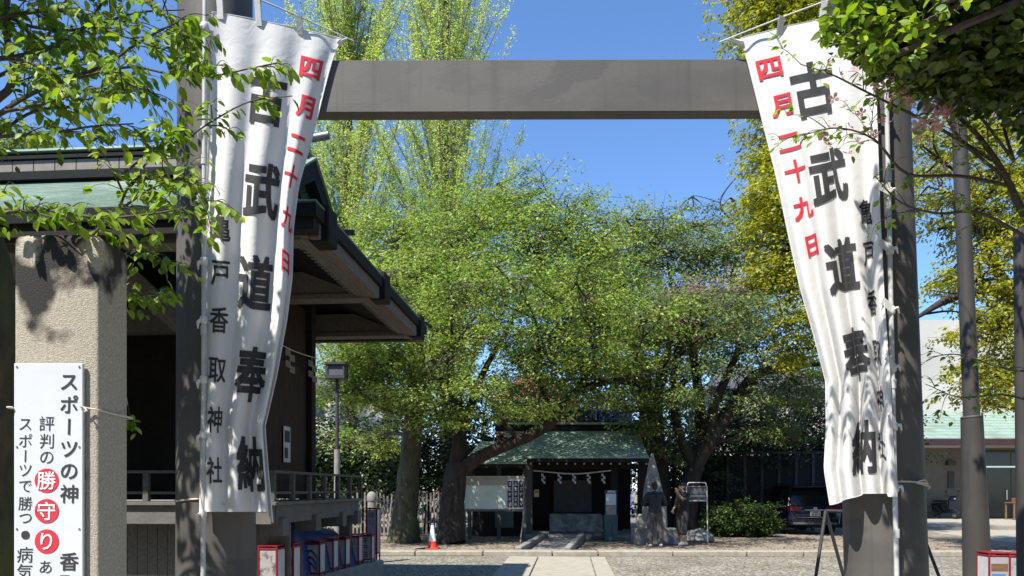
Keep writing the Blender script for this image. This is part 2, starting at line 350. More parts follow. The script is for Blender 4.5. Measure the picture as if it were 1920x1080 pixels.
def leaf_mesh(name, tmpl, pos, axis, normal, size, val):
    tv, tf = tmpl; n = len(pos); k = len(tv)
    a = nrm(axis); b = nrm(np.cross(normal, a)); c = np.cross(a, b)
    V = pos[:, None, :] + size[:, None, None] * (tv[None, :, 0, None] * a[:, None, :] + tv[None, :, 1, None] * b[:, None, :] + tv[None, :, 2, None] * c[:, None, :])
    Fc = tf[None] + (np.arange(n) * k)[:, None, None]
    return np_mesh(name, V.reshape(-1, 3), Fc.reshape(-1, tf.shape[1]), np.repeat(val, k))
def twig_mesh(name, A, B, r0, r1):
    """many straight three-sided twigs as one mesh"""
    n = len(A); d = nrm(B - A); ref = np.where(np.abs(d[:, 2:3]) < 0.9, np.array([[0, 0, 1.0]]), np.array([[1.0, 0, 0]]))
    x = nrm(np.cross(d, ref)); y = np.cross(d, x); V = np.zeros((n, 6, 3))
    for k in range(3):
        an = 2 * math.pi * k / 3; o = x * math.cos(an) + y * math.sin(an)
        V[:, k] = A + o * np.reshape(r0, (-1, 1)); V[:, 3 + k] = B + o * np.reshape(r1, (-1, 1))
    Fc = np.array([(0, 1, 4, 3), (1, 2, 5, 4), (2, 0, 3, 5)])[None] + (np.arange(n) * 6)[:, None, None]
    return np_mesh(name, V.reshape(-1, 3), Fc.reshape(-1, 4))

# ------------------------------------------------------------------ lettering
_gl = {}
def glyph(ch, bold=0.0, res=3):
    """flat mesh data of one character centred on its own box; kept relative to a full-width square of side 1"""
    key = ch; bold = 0.0
    if key in _gl: return _gl[key]
    cu = bpy.data.curves.new('glyph', 'FONT'); cu.body = ch; cu.size = 1.0; cu.resolution_u = res; cu.offset = bold
    cu.dimensions = '2D'; cu.fill_mode = 'BOTH'
    o = bpy.data.objects.new('glyph', cu); col.objects.link(o)
    dg = bpy.context.evaluated_depsgraph_get(); me = bpy.data.meshes.new_from_object(o.evaluated_get(dg))
    bpy.data.objects.remove(o); bpy.data.curves.remove(cu)
    vs = np.array([v.co[:2] for v in me.vertices]) if len(me.vertices) else np.zeros((0, 2))
    fs = [tuple(p.vertices) for p in me.polygons]; bpy.data.meshes.remove(me)
    _gl[key] = (vs, fs); return _gl[key]
_ref = glyph('国')[0]; EM = max(np.ptp(_ref[:, 0]), np.ptp(_ref[:, 1])) * 1.06
_refc = (_ref.min(0) + _ref.max(0)) / 2
def letter(name, ch, m, parent, place, w, h, bold=0.0, own_box=True, cut=0.0, rot90=False, slant=0.0):
    """one printed character as a thin sheet; place(x, y) maps glyph metres (centred) to 3-D"""
    vs, fs = glyph(ch)
    if len(vs) == 0: return None
    c = (vs.min(0) + vs.max(0)) / 2 if own_box else _refc
    q = (vs - c) / EM
    if rot90: q = np.stack([q[:, 1], -q[:, 0]], 1)
    q[:, 0] += slant * q[:, 1]
    q = q * np.array([w, h])
    me = bpy.data.meshes.new(name); me.from_pydata([(x, y, 0) for x, y in q], [], fs)
    if cut > 0:
        bm = bmesh.new(); bm.from_mesh(me)
        for ax in (0, 1):
            lo, hi = q[:, ax].min(), q[:, ax].max(); t = lo + cut
            no = Vector((1, 0, 0)) if ax == 0 else Vector((0, 1, 0))
            while t < hi:
                bmesh.ops.bisect_plane(bm, geom=bm.verts[:] + bm.edges[:] + bm.faces[:], dist=1e-5, plane_co=no * t, plane_no=no); t += cut
        bm.to_mesh(me); bm.free()
    q = [(v.co.x, v.co.y) for v in me.vertices]; f0 = [tuple(p.vertices) for p in me.polygons]; bpy.data.meshes.remove(me)
    V_, F_ = [], []; d = bold                                  # brush weight: the outline thickened by small shifts
    for k, (sx, sy) in enumerate(((0, 0), (-.85, -.85), (.85, .85), (.85, -.85), (-.85, .85)) if d > 0 else ((0, 0),)):
        b = len(V_); V_ += [tuple(place(x + sx * d * w, y + sy * d * h) + Vector((0, -.00025 * k, 0))) for x, y in q]; F_ += [tuple(i + b for i in f) for f in f0]
    me = bpy.data.meshes.new(name); me.from_pydata(V_, [], F_)
    return link(name, me, m, parent)

# ------------------------------------------------------------------ ground
AX = math.radians(4.4)                              # the precinct's axis is turned slightly from the view axis
def site(x, y, z=0.0): return Vector((x * math.cos(AX) + y * math.sin(AX), -x * math.sin(AX) + y * math.cos(AX), z))
g = MB(); g.add([(-400, -60, 0), (400, -60, 0), (400, 800, 0), (-400, 800, 0)], [(0, 1, 2, 3)])
tag(g.build('ground', MT['gravel']), 'pale grey gravel ground of the shrine precinct', kind='structure')
s = MB(); rs = random.Random(5)
ring = [(-9.0, 17.75), (-2, 17.72), (0.15, 17.70), (0.15, 17.70), (6, 17.66), (13.5, 17.6), (14.5, 22), (15.5, 30), (-9, 30)]
s.add([(x, y, 0.012) for x, y in ring], [tuple(range(len(ring)))])
tag(s.build('soil', MT['soil']), 'bare brown soil bed under the trees behind the kerb', kind='structure')
# paved path of big slabs
pth = empty('path', (0, 0, 0)); tag(pth, 'path of large pale stone slabs leading from the gate', kind='structure')
cols_x = [-1.32, -0.62, 0.52, 0.86]
for ci, (xa, xb) in enumerate(((-1.36, -0.70), (-0.69, 0.46), (0.47, 0.80))):
    y = 0.5 + ci * 0.55
    while y < 16.4:
        L = rs.uniform(1.5, 2.1); y1 = min(y + L, 16.85)
        if 16.85 - y1 < 0.4: y1 = 16.85
        b = MB(); z = 0.036 + rs.uniform(-0.004, 0.004)
        b.bb(xa + 0.008, xb - 0.008, y + 0.008, y1 - 0.008, 0.002, z)
        o = b.build('slab', MT['slab'], pth, bevel=0.008)
        for v in o.data.vertices: v.co = site(v.co.x, v.co.y, v.co.z)
        y = y1
# kerb of long stones crossing behind the path
kb = empty('kerb', (0, 0, 0)); tag(kb, 'low kerb of long pale stones along the soil bed', kind='structure')
x = -4.6
while x < 14.5:
    L = rs.uniform(1.05, 1.75); b = MB(); yy = 17.42 - 0.012 * x
    b.box((x + L / 2, yy + rs.uniform(-.015, .015), 0.055), (L - 0.025, 0.42, 0.13 + rs.uniform(-.012, .012)))
    b.build('kerb_stone', MT['kerb'], kb, bevel=0.018); x += L
# short ramp walls to the pavilion
rw = empty('ramp', (0, 0, 0)); tag(rw, 'short stone ramp with low side kerbs rising to the pavilion', kind='structure')
b = MB(); b.add([(0.35, 17.7, 0.03), (1.2, 17.7, 0.03), (1.95, 22.0, 0.12), (1.0, 22.0, 0.12)], [(0, 1, 2, 3)]); b.build('ramp_floor', MT['concrete'], rw)
b = MB(); b.bar((0.15, 17.72, 0.05), (0.98, 22.3, 0.12), 0.16, 0.26); b.build('side_kerb', MT['concrete'], rw, bevel=0.02)
b = MB(); b.bar((1.32, 17.72, 0.05), (2.1, 22.3, 0.12), 0.16, 0.26); b.build('side_kerb', MT['concrete'], rw, bevel=0.02)
# leaf litter under the trees
rn = np.random.default_rng(3); n = 5200
pos = np.stack([rn.uniform(-5.5, 13.2, n), 17.8 + 8.5 * rn.random(n) ** 1.6, np.full(n, 0.022)], 1)
ax = rn.normal(size=(n, 3)); ax[:, 2] *= 0.15; nn = np.array([[0, 0, 1.0]]) + rn.normal(size=(n, 3)) * 0.25
o = link('leaf_litter', leaf_mesh('leaf_litter', LEAF_FAR, pos, ax, nn, rn.uniform(.04, .09, n), rn.random(n)), MT['litter'])
tag(o, 'dry brown fallen leaves strewn over the soil', 'leaf litter', kind='stuff')
n = 1500
pos = np.stack([rn.uniform(-2.5, 9, n), rn.uniform(13.2, 17.2, n), np.full(n, 0.012)], 1); k = (np.abs(pos[:, 0] - 0.9) > 1.2); pos = pos[k]; n = len(pos)
ax = rn.normal(size=(n, 3)); ax[:, 2] *= 0.2; nn = np.array([[0, 0, 1.0]]) + rn.normal(size=(n, 3)) * 0.4
o = link('fallen_petals', leaf_mesh('fallen_petals', LEAF_FAR, pos, ax, nn, rn.uniform(.02, .045, n), rn.random(n)), MT['litter'])
tag(o, 'scattered bits of leaf and petal on the gravel', 'leaf litter', kind='stuff')
# concrete apron before the building on the right
b = MB(); b.bb(16.0, 40, 30.6, 38.55, 0.0, 0.06); tag(b.build('pavement', MT['slab']), 'pale concrete pavement before the white building', kind='structure')
b = MB(); b.bb(12.4, 30, 21.6, 28.0, 0.0, 0.010); tag(b.build('apron', MT['slab']), 'pale concrete strip crossing the gravel by the parked car', kind='structure')

# ------------------------------------------------------------------ torii gate
TY = 6.1
tor = empty('torii_gate', (0, TY, 0)); tag(tor, 'tall grey-brown painted torii gate with a thick tie beam', 'torii gate')
def pillar(cx0, cx1, w0, w1, name):
    z0, z1 = 0.0, 6.35; m = MB(); pts, rad = [], []
    for i in range(9):
        t = i / 8; z = z0 + (z1 - z0) * t; py = CY - (z - H) / TY * F
        f = (1273 - py) / 1446.0
        pts.append(((cx0 + (cx1 - cx0) * f - CX) / F * TY, 0, z)); rad.append((w0 + (w1 - w0) * f) / 2 / F * TY)
    m.tube(pts, rad, 40); o = m.build('pillar', MT['torii'], tor, smooth=True)
    m = MB(); m.lathe([(rad[0] + .10, -.0), (rad[0] + .10, .10), (rad[0] + .07, .14), (rad[0] + .012, .14)], 32, (pts[0][0], 0, 0)); m.build('foot_collar', MT['concrete'], tor, smooth=True)
    return pts, rad
pl, rl = pillar(406, 404, 143, 130, 'l'); pr, rr = pillar(1667, 1620, 146, 128, 'r')
m = MB()
zl1, zl0 = P(0, 113.5, 6.03).z, P(0, 211, 6.03).z; zr1, zr0 = P(0, 110, 6.03).z, P(0, 207.5, 6.03).z
xa, xb = pl[5][0], pr[5][0]
vs = []
for y in (6.03 - TY, 6.165 - TY):
    vs += [(xa, y, zl0), (xb, y, zr0), (xb, y, zr1), (xa, y, zl1)]
m.add(vs, [(0, 1, 2, 3), (4, 7, 6, 5), (0, 4, 5, 1), (3, 2, 6, 7), (0, 3, 7, 4), (1, 5, 6, 2)])
m.build('tie_beam', MT['torii'], tor, bevel=0.004)
m = MB(); m.bb(pl[-1][0] - 1.0, pr[-1][0] + 1.0, -.16, .16, 6.35, 6.65); m.build('lower_lintel', MT['torii'], tor, bevel=0.01)
m = MB(); m.bb(pl[-1][0] - 1.35, pr[-1][0] + 1.35, -.22, .22, 6.655, 7.0); m.build('top_lintel', MT['torii'], tor, bevel=0.01)
# rope tied round each pillar
for (pp, rdd, zz, lab) in ((pl, rl, P(0, 938, 5.8).z, 'thin pale cord tied round the shaded gate pillar beside the stone post'), (pr, rr, P(0, 905, 5.8).z, 'pale rope knotted round the sunlit gate pillar below its banner')):
    t = zz / 6.35; cx = pp[0][0] + (pp[-1][0] - pp[0][0]) * t; r = rdd[0] + (rdd[-1] - rdd[0]) * t + .007
    m = MB(); m.tube([(cx + r * math.cos(a), TY + r * math.sin(a), zz + .01 * math.sin(3 * a)) for a in np.linspace(0, 2 * math.pi, 33)], .007, 6)
    for q in range(3):
        m.tube(catmull([(cx + .10, TY - r - .0, zz), (cx + .15 + q * .02, TY - r - .03, zz + .02 - q * .025), (cx + .21, TY - r + .03, zz - .01 - .02 * q)], 4), .006, 5)
    tag(m.build('tie_rope', MT['rope'], smooth=True), lab, 'rope')

# ------------------------------------------------------------------ festival banners
def make_banner(side, label, letters):
    left = side == 'l'
    if left:
        T_l = [(20, 398), (100, 396), (250, 391), (400, 386), (550, 382), (700, 379), (850, 376), (965, 374)]
        T_r = [(20, 646), (72, 640), (110, 624), (150, 613), (250, 588), (350, 560), (430, 550), (520, 548), (600, 538), (700, 520), (800, 497), (880, 503), (978, 512)]
        top = lambda u: 22 + 50 * u ** 1.15; bot = lambda u: 957 + (2 if u < .78 else 2 + 20 * min(1, (u - .78) / .16))
        yb = lambda u, v: 5.685 + .32 * u * (1 - .3 * v)
    else:
        T_l = [(15, 1372), (72, 1388), (110, 1400), (190, 1420), (330, 1455), (450, 1480), (540, 1500), (630, 1526), (715, 1548), (800, 1549), (880, 1545), (947, 1556)]
        T_r = [(15, 1632), (150, 1642), (400, 1650), (580, 1659), (700, 1668), (830, 1674), (925, 1682)]
        top = lambda u: 72 - 56 * u ** .9; bot = lambda u: 947 - 22 * min(1, u / .55) + (6 if u > .9 else 0)
        yb = lambda u, v: 5.685 + .31 * (1 - u) * (1 - .4 * v)
    il = lambda y: np.interp(y, [a for a, b in T_l], [b for a, b in T_l]); ir = lambda y: np.interp(y, [a for a, b in T_r], [b for a, b in T_r])
    W = 240.0
    def cmap(u, v, lift=0.0):
        uu = min(max(u, 0), 1); py = top(uu) + (bot(uu) - top(uu)) * v
        xl, xr = il(py), ir(py)
        sq = max(0.0, 1 - (xr - xl) / W)                       # how far the cloth is gathered here
        ph = 2.2 * v + (0.6 if left else 2.2)
        k = 3.2
        s1 = math.sin(2 * math.pi * k * uu + ph); s2 = math.sin(2 * math.pi * 1.35 * uu + 1.7 * v + 1)
        B = (.10 + .35 * sq) if left else (.10 + .9 * sq)
        gu = uu + B * (math.sin(2 * math.pi * k * uu + ph + 1.35) - math.sin(ph + 1.35) * (1 - uu) - math.sin(2 * math.pi * k + ph + 1.35) * uu) / (2 * math.pi * k)
        amp = .010 + .10 * sq
        if left:                                               # low down the free edge is tucked behind, so the printed middle spreads
            fu = gu / .74 * .93 if gu < .74 else .93 + (gu - .74) / .26 * .07
            w_ = min(1, sq * 2.2); gu = gu * (1 - w_) + fu * w_
        px = xl + (xr - xl) * gu
        edge = min(1, uu / .06) if not left else min(1, (1 - uu) / .05)
        Y = yb(uu, v) + amp * s1 * (0.35 + 0.65 * edge) + .02 * s2 * (0.3 + v) + .006 * math.sin(9 * v + 5 * uu) - lift
        return P(px, py, Y)
    root = empty('festival_banner', (0, 0, 0)); tag(root, label, 'banner', 'festival banners on the gate')
    nu, nv = 72, 110; vs = [cmap(i / nu, j / nv) for j in range(nv + 1) for i in range(nu + 1)]
    fs = [(j * (nu + 1) + i, j * (nu + 1) + i + 1, (j + 1) * (nu + 1) + i + 1, (j + 1) * (nu + 1) + i) for j in range(nv) for i in range(nu)]
    me = bpy.data.meshes.new('cloth'); me.from_pydata(vs, [], fs); me.polygons.foreach_set('use_smooth', [True] * len(fs))
    link('cloth', me, MT['cloth'], root)
    m = MB()                                                    # stitched hem
    def hem(fn, n=60):
        pts = [fn(i / n) for i in range(n + 1)]; m.tube(pts, .0035, 5)
    hem(lambda t: cmap(0, t)); hem(lambda t: cmap(1, t)); hem(lambda t: cmap(t, 1)); hem(lambda t: cmap(t, 0))
    m.build('hem', MT['cloth'], root)
    Wm = 240 / F * 5.75; Hm = 940 / F * 5.75
    for (ch, u, py, w, h, mt, bold) in letters:
        v0 = (py - top(u)) / (bot(u) - top(u))
        def place(x, y, u=u, v0=v0): return cmap(u + x / Wm, v0 - y / Hm, .006)
        letter('printed_character', ch, MT[mt], root, place, w, h, bold, True, 0.02)
    # pole, cross rod, loops and ties
    m = MB()
    if left: a, b = P(383, -160, 5.67), P(380, 1240, 5.67); a = P(384.5, -160, 5.67); b.z = 0.0
    else: a, b = P(1655, -160, 5.67), P(1686, 1240, 5.67); b.z = 0.0
    m.tube([b, a], [.019, .016], 12); pole = m.build('pole', MT['pole'], root, smooth=True)
    for py in ((300, 620, 975) if left else (330, 720, 1000)):
        t = (py + 160) / 1400; c = P((384.5 - 4.5 * t) if left else (1655 + 31 * t), py, 5.67); m = MB()
        m.cyl(c - Vector((0, 0, .035)), c + Vector((0, 0, .035)), .0235, n=12)
        m.build('pole_sleeve', MT['pole'], pole, smooth=True)
    if left: r0, r1 = P(384, -42, 5.66), P(663, 77, 5.99)
    else: r0, r1 = P(1652, -34, 5.66), P(1349, 79, 5.985)
    m = MB(); m.tube(catmull([r0, r0.lerp(r1, .5) + Vector((0, 0, .012)), r1], 6), [.008, .005], 8); m.build('cross_rod', MT['pole'], root, smooth=True)
    for u in ((.07, .36, .68) if left else (.93, .64, .31)):
        c = cmap(u, 0); tt = (c.x - r0.x) / (r1.x - r0.x); q = r0.lerp(r1, tt); m = MB()
        a1 = c + Vector((0, -.006, -.05)); a2 = q + Vector((0, -.014, .012))
        m.bar(a1, a2, .045, .004, up=(0, -1, 0)); m.bar(q + Vector((0, -.012, .012)), q + Vector((0, .012, .012)), .045, .004)
        m.bar(q + Vector((0, .014, .012)), c + Vector((0, .006, -.05)), .045, .004, up=(0, -1, 0))
        m.build('hanging_loop', MT['cloth'], root)
    # the free corner pulled up to the tip of the rod
    cc = cmap(1 if left else 0, 0.01); tip = r0.lerp(r1, .955); m = MB()
    m.tube([cc, cc.lerp(tip, .5) + Vector((0, -.01, 0)), tip], [.028, .012, .008], 8); m.build('corner_tie', MT['cloth'], root, smooth=True)
    for py in ((50, 245, 365, 490, 600, 712, 815, 962) if left else (165, 360, 470, 582, 690, 800, 915)):
        t = (py + 160) / 1400; pxp = (384.5 - 4.5 * t) if left else (1655 + 31 * t); c = P(pxp, py, 5.67)
        ed = cmap(0 if left else 1, min(1, max(0, (py - 20) / 940)))
        m = MB(); m.lathe([(.0225, -.03), (.028, -.02), (.029, .02), (.0225, .03)], 10, c)
        m.bar(c + Vector((0, -.02, 0)), ed + Vector((.02 if left else -.02, -.008, 0)), .004, .06)
        if not left: m.tube(catmull([c + Vector((.01, -.02, 0)), c + Vector((.03, -.03, .012)), c + Vector((.05, -.02, -.03))], 3), [.006, .013, .004], 5)
        else: m.tube(catmull([c + Vector((-.01, -.02, 0)), c + Vector((-.03, -.03, -.02)), c + Vector((-.035, -.02, -.07))], 3), [.01, .014, .004], 5)
        m.build('cloth_tie', MT['cloth'], root, smooth=True)
    return root
R_, K_ = 'redink', 'ink'
LL = [(c, u, y, .205, .175, R_, .034) for c, u, y in zip('四月二十九日', (.82, .83, .81, .82, .84, .83), (128, 200, 270, 331, 410, 491))]
LL += [(c, u, y, .31, .42, K_, .036) for c, u, y in zip('古武道奉納', (.47, .52, .50, .53, .58), (182, 358, 530, 702, 870))]
LL += [(c, .155, y, .155, .20, K_, .018) for c, y in zip('亀戸香取神社', (427, 512, 600, 694, 787, 882))]
make_banner('l', 'white festival banner with black and red writing tied to the shaded pillar beside the hall', LL)
RR = [(c, u, y, .205, .175, R_, .034) for c, u, y in zip('四月二十九日', (.16, .19, .19, .19, .20, .22), (128, 197, 266, 320, 389, 460))]
RR += [(c, u, y, .34, .42, K_, .036) for c, u, y in zip('古武道奉納', (.48, .51, .53, .53, .55), (167, 330, 497, 664, 838))]
RR += [(c, .84, y, .15, .20, K_, .018) for c, y in zip('亀戸香取神社', (397, 476, 568, 660, 748, 835))]
make_banner('r', 'white festival banner with black and red writing on the sunlit pillar near dogwood', RR)

# ------------------------------------------------------------------ stone post and its sign
sp = empty('stone_post', (0, 0, 0)); tag(sp, 'tall weathered granite post with a stained rounded top', 'stone post')
x0, x1 = P(26, 0, 4.4).x, P(185, 0, 4.4).x; zt = P(0, 436, 4.4).z
m = MB(); r = .055
def rect_ring(z, inset, n=5):
    ring = []; a0, a1, b0, b1 = x0 + inset, x1 - inset, 4.4 + inset, 4.735 - inset; rc = .02
    for cx, cy, st in ((a1 - rc, b0 + rc, -90), (a1 - rc, b1 - rc, 0), (a0 + rc, b1 - rc, 90), (a0 + rc, b0 + rc, 180)):
        for k in range(n): an = math.radians(st + 90 * k / (n - 1)); ring.append((cx + rc * math.cos(an), cy + rc * math.sin(an), z))
    return ring
prof = [(0, 0)] + [(z, 0) for z in np.linspace(.2, zt - r, 9)] + [(zt - r + r * math.sin(a), r * (1 - math.cos(a))) for a in np.linspace(.3, math.pi / 2, 5)]
rg = [rect_ring(z, i) for z, i in prof]; N = len(rg[0]); vs = [p for q in rg for p in q]
fs = [(i * N + k, i * N + (k + 1) % N, (i + 1) * N + (k + 1) % N, (i + 1) * N + k) for i in range(len(rg) - 1) for k in range(N)] + [tuple((len(rg) - 1) * N + k for k in range(N))]
m.add(vs, fs); m.build('shaft', MT['stonepost'], sp, smooth=True)
m = MB(); m.bb(x0 - .15, x1 + .15, 4.25, 4.89, 0, .16); m.build('plinth', MT['stonepost'], sp, bevel=.02)
sg = empty('sign_board', (0, 0, 0)); tag(sg, 'white vertical sign with black writing and three red discs fixed to stone post', 'sign')
SY = 4.365; sx0, sx1, sz1, sz0 = P(26, 0, SY).x, P(155, 0, SY).x, P(0, 681, SY).z, 0.28
m = MB(); m.bb(sx0, sx1, SY, SY + .022, sz0, sz1); m.build('panel', MT['signwhite'], sg, bevel=.003)
for px in (32, 149):
    for py in (688, 838, 992, 1140): m = MB(); c = P(px, py, SY); m.cyl(c + Vector((0, -.004, 0)), c + Vector((0, .003, 0)), .006, n=8); m.build('screw', MT['steel'], sg)
def sign_col(chars, px, ys, sizepx, bold, mt='ink'):
    for ch, py in zip(chars, ys):
        w = M(sizepx, SY); c = P(px, py, SY)
        letter('printed_character', ch, MT[mt], sg, lambda x, y, c=c: Vector((c.x + x, SY - .0025 - (.003 if mt == 'whiteprint' else 0), c.z + y)), w, w, bold, ch != 'っ', rot90=(ch == 'ー'), slant=.03)
sign_col('スポーツの神', 130, (717, 758, 800, 842, 884, 926), 34, .014)
sign_col('香取', 130, (1053, 1095), 34, .014)
sign_col('評判の', 88, (794, 827, 858), 28, 0.0)
sign_col('あり', 86, (1063, 1095), 26, 0.0)
sign_col('スポーツで勝つ', 48, (796, 826, 855, 882, 912, 944, 972), 26, 0.0)
sign_col('・', 48, (1003,), 60, .02); sign_col('病気', 47, (1040, 1072), 30, 0.0)
for py in (901, 958, 1015):
    c = P(88, py, SY); m = MB(); m.cyl(c + Vector((0, -.0035, 0)), c + Vector((0, .001, 0)), M(22.5, SY), n=40); m.build('red_disc', MT['redink'], sg)
sign_col('勝守り', 88, (901, 958, 1015), 34, .012, 'whiteprint')
m = MB(); a = P(157, 764, 4.36); zz = a.z
m.tube(catmull([P(150, 762, 4.355), P(168, 766, 4.375), Vector((x1 + .006, 4.393, zz - .012)), Vector((x1 + .008, 4.55, zz - .02)), Vector((x1 + .006, 4.742, zz - .03)), Vector((x0, 4.745, zz - .01)), Vector((x0 - .01, 4.55, zz)), Vector((x0 - .008, 4.36, zz)), P(24, 764, 4.357)], 4), .006, 6)
m.tube(catmull([P(157, 764, 4.355), P(163, 770, 4.35), P(158, 772, 4.35)], 4), .005, 5)
m.build('tie_cord', MT['rope'], sg, smooth=True)

# ------------------------------------------------------------------ worship hall
HO = Vector((-1.89, 7.2, 0)); hall = empty('shrine_hall', HO, -AX)
tag(hall, 'dark timber shrine hall with green copper roof and railed veranda', 'shrine hall')
HD = 5.62; ZE = 4.33; XL = -11.0; GX = -1.09; RISE = 1.49; RY = HD / 2
def rz(d):                                           # roof height d metres in from the eave, slightly hollow
    t = d / RY; return ZE + RISE * (0.82 * t + 0.18 * t * t)
def hallw(x, y, z): return HO + site(x, y, z)
rows = 22
m = MB()
for k in range(rows):
    d0, d1 = RY * k / rows, RY * (k + 1) / rows + .02
    za, zb = rz(d0) + .016, rz(min(d1, RY))
    e0, e1 = max(-d0, GX), max(-d1, GX)
    for sgn in (0, 1):
        y0, y1 = (d0, d1) if sgn == 0 else (HD - d0, HD - d1)
        vs = [(XL, y0, za), (e0, y0, za), (e1, y1, zb), (XL, y1, zb), (XL, y0, za - .03), (e0, y0, za - .03), (e1, y1, zb - .03), (XL, y1, zb - .03)]
        m.add(vs, [(0, 1, 2, 3), (4, 7, 6, 5), (0, 4, 5, 1), (1, 5, 6, 2), (2, 6, 7, 3), (3, 7, 4, 0)])
roof = m.build('roof', MT['copper'], hall)
m = MB(); k = 0
while RY * k / rows < -GX + .1:
    d0, d1 = RY * k / rows, RY * (k + 1) / rows + .02; za, zb = rz(d0) + .016, rz(d1)
    vs = [(-d0, d0, za), (-d0, HD - d0, za), (-d1, HD - d1, zb), (-d1, d1, zb)]; vs += [(a, b, c - .03) for a, b, c in vs]
    m.add(vs, [(0, 1, 2, 3), (4, 7, 6, 5), (0, 4, 5, 1), (1, 5, 6, 2), (2, 6, 7, 3), (3, 7, 4, 0)]); k += 1
m.build('skirt_roof', MT['copper'], roof)
# thick dark eave edge, pale board below it, rafters
def eave_band(off, z0, z1, th, name, mt):
    m = MB(); a = -off
    m.bb(XL, a, off, off + th, z0, z1); m.bb(a - th, a, off + th, HD - off - th, z0, z1); m.bb(XL, a, HD - off - th, HD - off, z0, z1)
    return m.build(name, MT[mt], hall)
eave_band(0.0, 4.195, ZE + .002, .30, 'eave_edge', 'copperdark')
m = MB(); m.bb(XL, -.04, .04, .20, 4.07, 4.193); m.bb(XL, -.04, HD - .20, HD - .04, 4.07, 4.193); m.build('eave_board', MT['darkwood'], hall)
m = MB(); m.bb(-.15, -.04, .201, HD - .201, 4.045, 4.193); m.bb(-.25, -.152, .201, HD - .201, 4.065, 4.193); m.bb(-.36, -.252, .201, HD - .201, 4.085, 4.193); m.build('eave_board', MT['eaveboard'], hall, bevel=.006)
m = MB()
y = .25
while y < HD - .2: m.bar((-.42, y, 4.19), (-1.75, y, 4.72), .05, .07); y += .115
x = -.3
while x > XL: m.bar((x, .16, 4.10), (x, 2.25, 4.80), .05, .07); x -= .115
tag(m.build('rafters', MT['darkwood'], hall), kind='stuff')
m = MB()
y = .25
while y < HD - .2: m.bb(-.42, -.362, y - .024, y + .024, 4.10, 4.18); y += .115
tag(m.build('rafter_ends', MT['greywood'], hall), kind='stuff')
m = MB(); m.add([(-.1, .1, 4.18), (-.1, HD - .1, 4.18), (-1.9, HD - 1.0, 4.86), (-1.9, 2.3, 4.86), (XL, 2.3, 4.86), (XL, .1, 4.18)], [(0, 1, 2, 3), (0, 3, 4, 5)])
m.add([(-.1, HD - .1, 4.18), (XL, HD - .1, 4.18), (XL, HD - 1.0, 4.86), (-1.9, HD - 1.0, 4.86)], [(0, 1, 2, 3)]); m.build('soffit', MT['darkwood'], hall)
for y in (0.42, 2.72, 5.1):
    m = MB(); m.bb(-2.2, -.17, y - .10, y + .10, 4.13, 4.43); m.bb(-2.2, -.17, y - .13, y + .13, 4.055, 4.128); bm_ = m.build('eave_beam', MT['eaveboard'], hall, bevel=.006)
    m = MB(); m.bb(-.168, .035, y - .15, y + .15, 4.03, 4.40); m.build('beam_cap', MT['copperdark'], bm_, bevel=.012)
for x in (-3.4, -5.4, -7.4):
    m = MB(); m.bb(x - .1, x + .1, .17, 2.3, 4.1, 4.40); m.build('eave_beam', MT['oldwood'], hall, bevel=.006)
# gable
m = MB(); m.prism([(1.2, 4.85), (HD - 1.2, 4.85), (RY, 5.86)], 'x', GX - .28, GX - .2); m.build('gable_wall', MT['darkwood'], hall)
for sg_ in (0, 1):
    m = MB(); ya = [1.02, 1.9, RY] if sg_ == 0 else [HD - 1.02, HD - 1.9, RY]; zs = [4.93, 5.36, 5.96]
    for i in range(2):
        vs = []
        for xx in (GX - .06, GX + .10):
            vs += [(xx, ya[i], zs[i] - .17), (xx, ya[i + 1], zs[i + 1] - .24), (xx, ya[i + 1], zs[i + 1] + .04), (xx, ya[i], zs[i] + .05)]
        m.add(vs, [(0, 1, 2, 3), (4, 7, 6, 5), (0, 4, 5, 1), (3, 2, 6, 7), (0, 3, 7, 4), (1, 5, 6, 2)])
    bgb = m.build('bargeboard', MT['copperdark'], hall)
    m = MB()
    for i in range(2): m.bar((GX - .02, ya[i], zs[i] + .062), (GX - .02, ya[i + 1], zs[i + 1] + .055), .30, .025)
    m.build('verge_cap', MT['copper'], bgb)
# ridge
rx1 = GX - .06
m = MB(); m.bb(XL, rx1, RY - .23, RY + .23, 5.76, 5.87); m.build('ridge_base', MT['copperdark'], hall)
m = MB(); m.bb(XL, rx1 - .02, RY - .15, RY + .15, 5.87, 6.13); rc = m.build('ridge_core', MT['copperdark'], hall)
x = rx1 - .05
while x > XL:
    m = MB(); m.bb(x - .295, x, RY - .185, RY - .151, 5.885, 6.035); m.build('ridge_panel', MT['tanstone'], rc, bevel=.004); x -= .305
m = MB(); m.bb(XL, rx1 + .04, RY - .22, RY + .22, 6.045, 6.09); m.build('ridge_moulding', MT['copperdark'], hall)
m = MB(); m.prism([(RY - .24, 6.14), (RY + .24, 6.14), (RY + .17, 6.20), (RY, 6.235), (RY - .17, 6.20)], 'x', XL, rx1 + .05); m.build('ridge_cap', MT['copper'], hall)
m = MB(); m.tube([(rx1 - .3, RY, 6.27), (rx1 + .15, RY, 6.29), (rx1 + .36, RY, 6.32)], [.05, .055, .055], 14); m.build('ridge_end_roll', MT['steel'], hall, smooth=True)
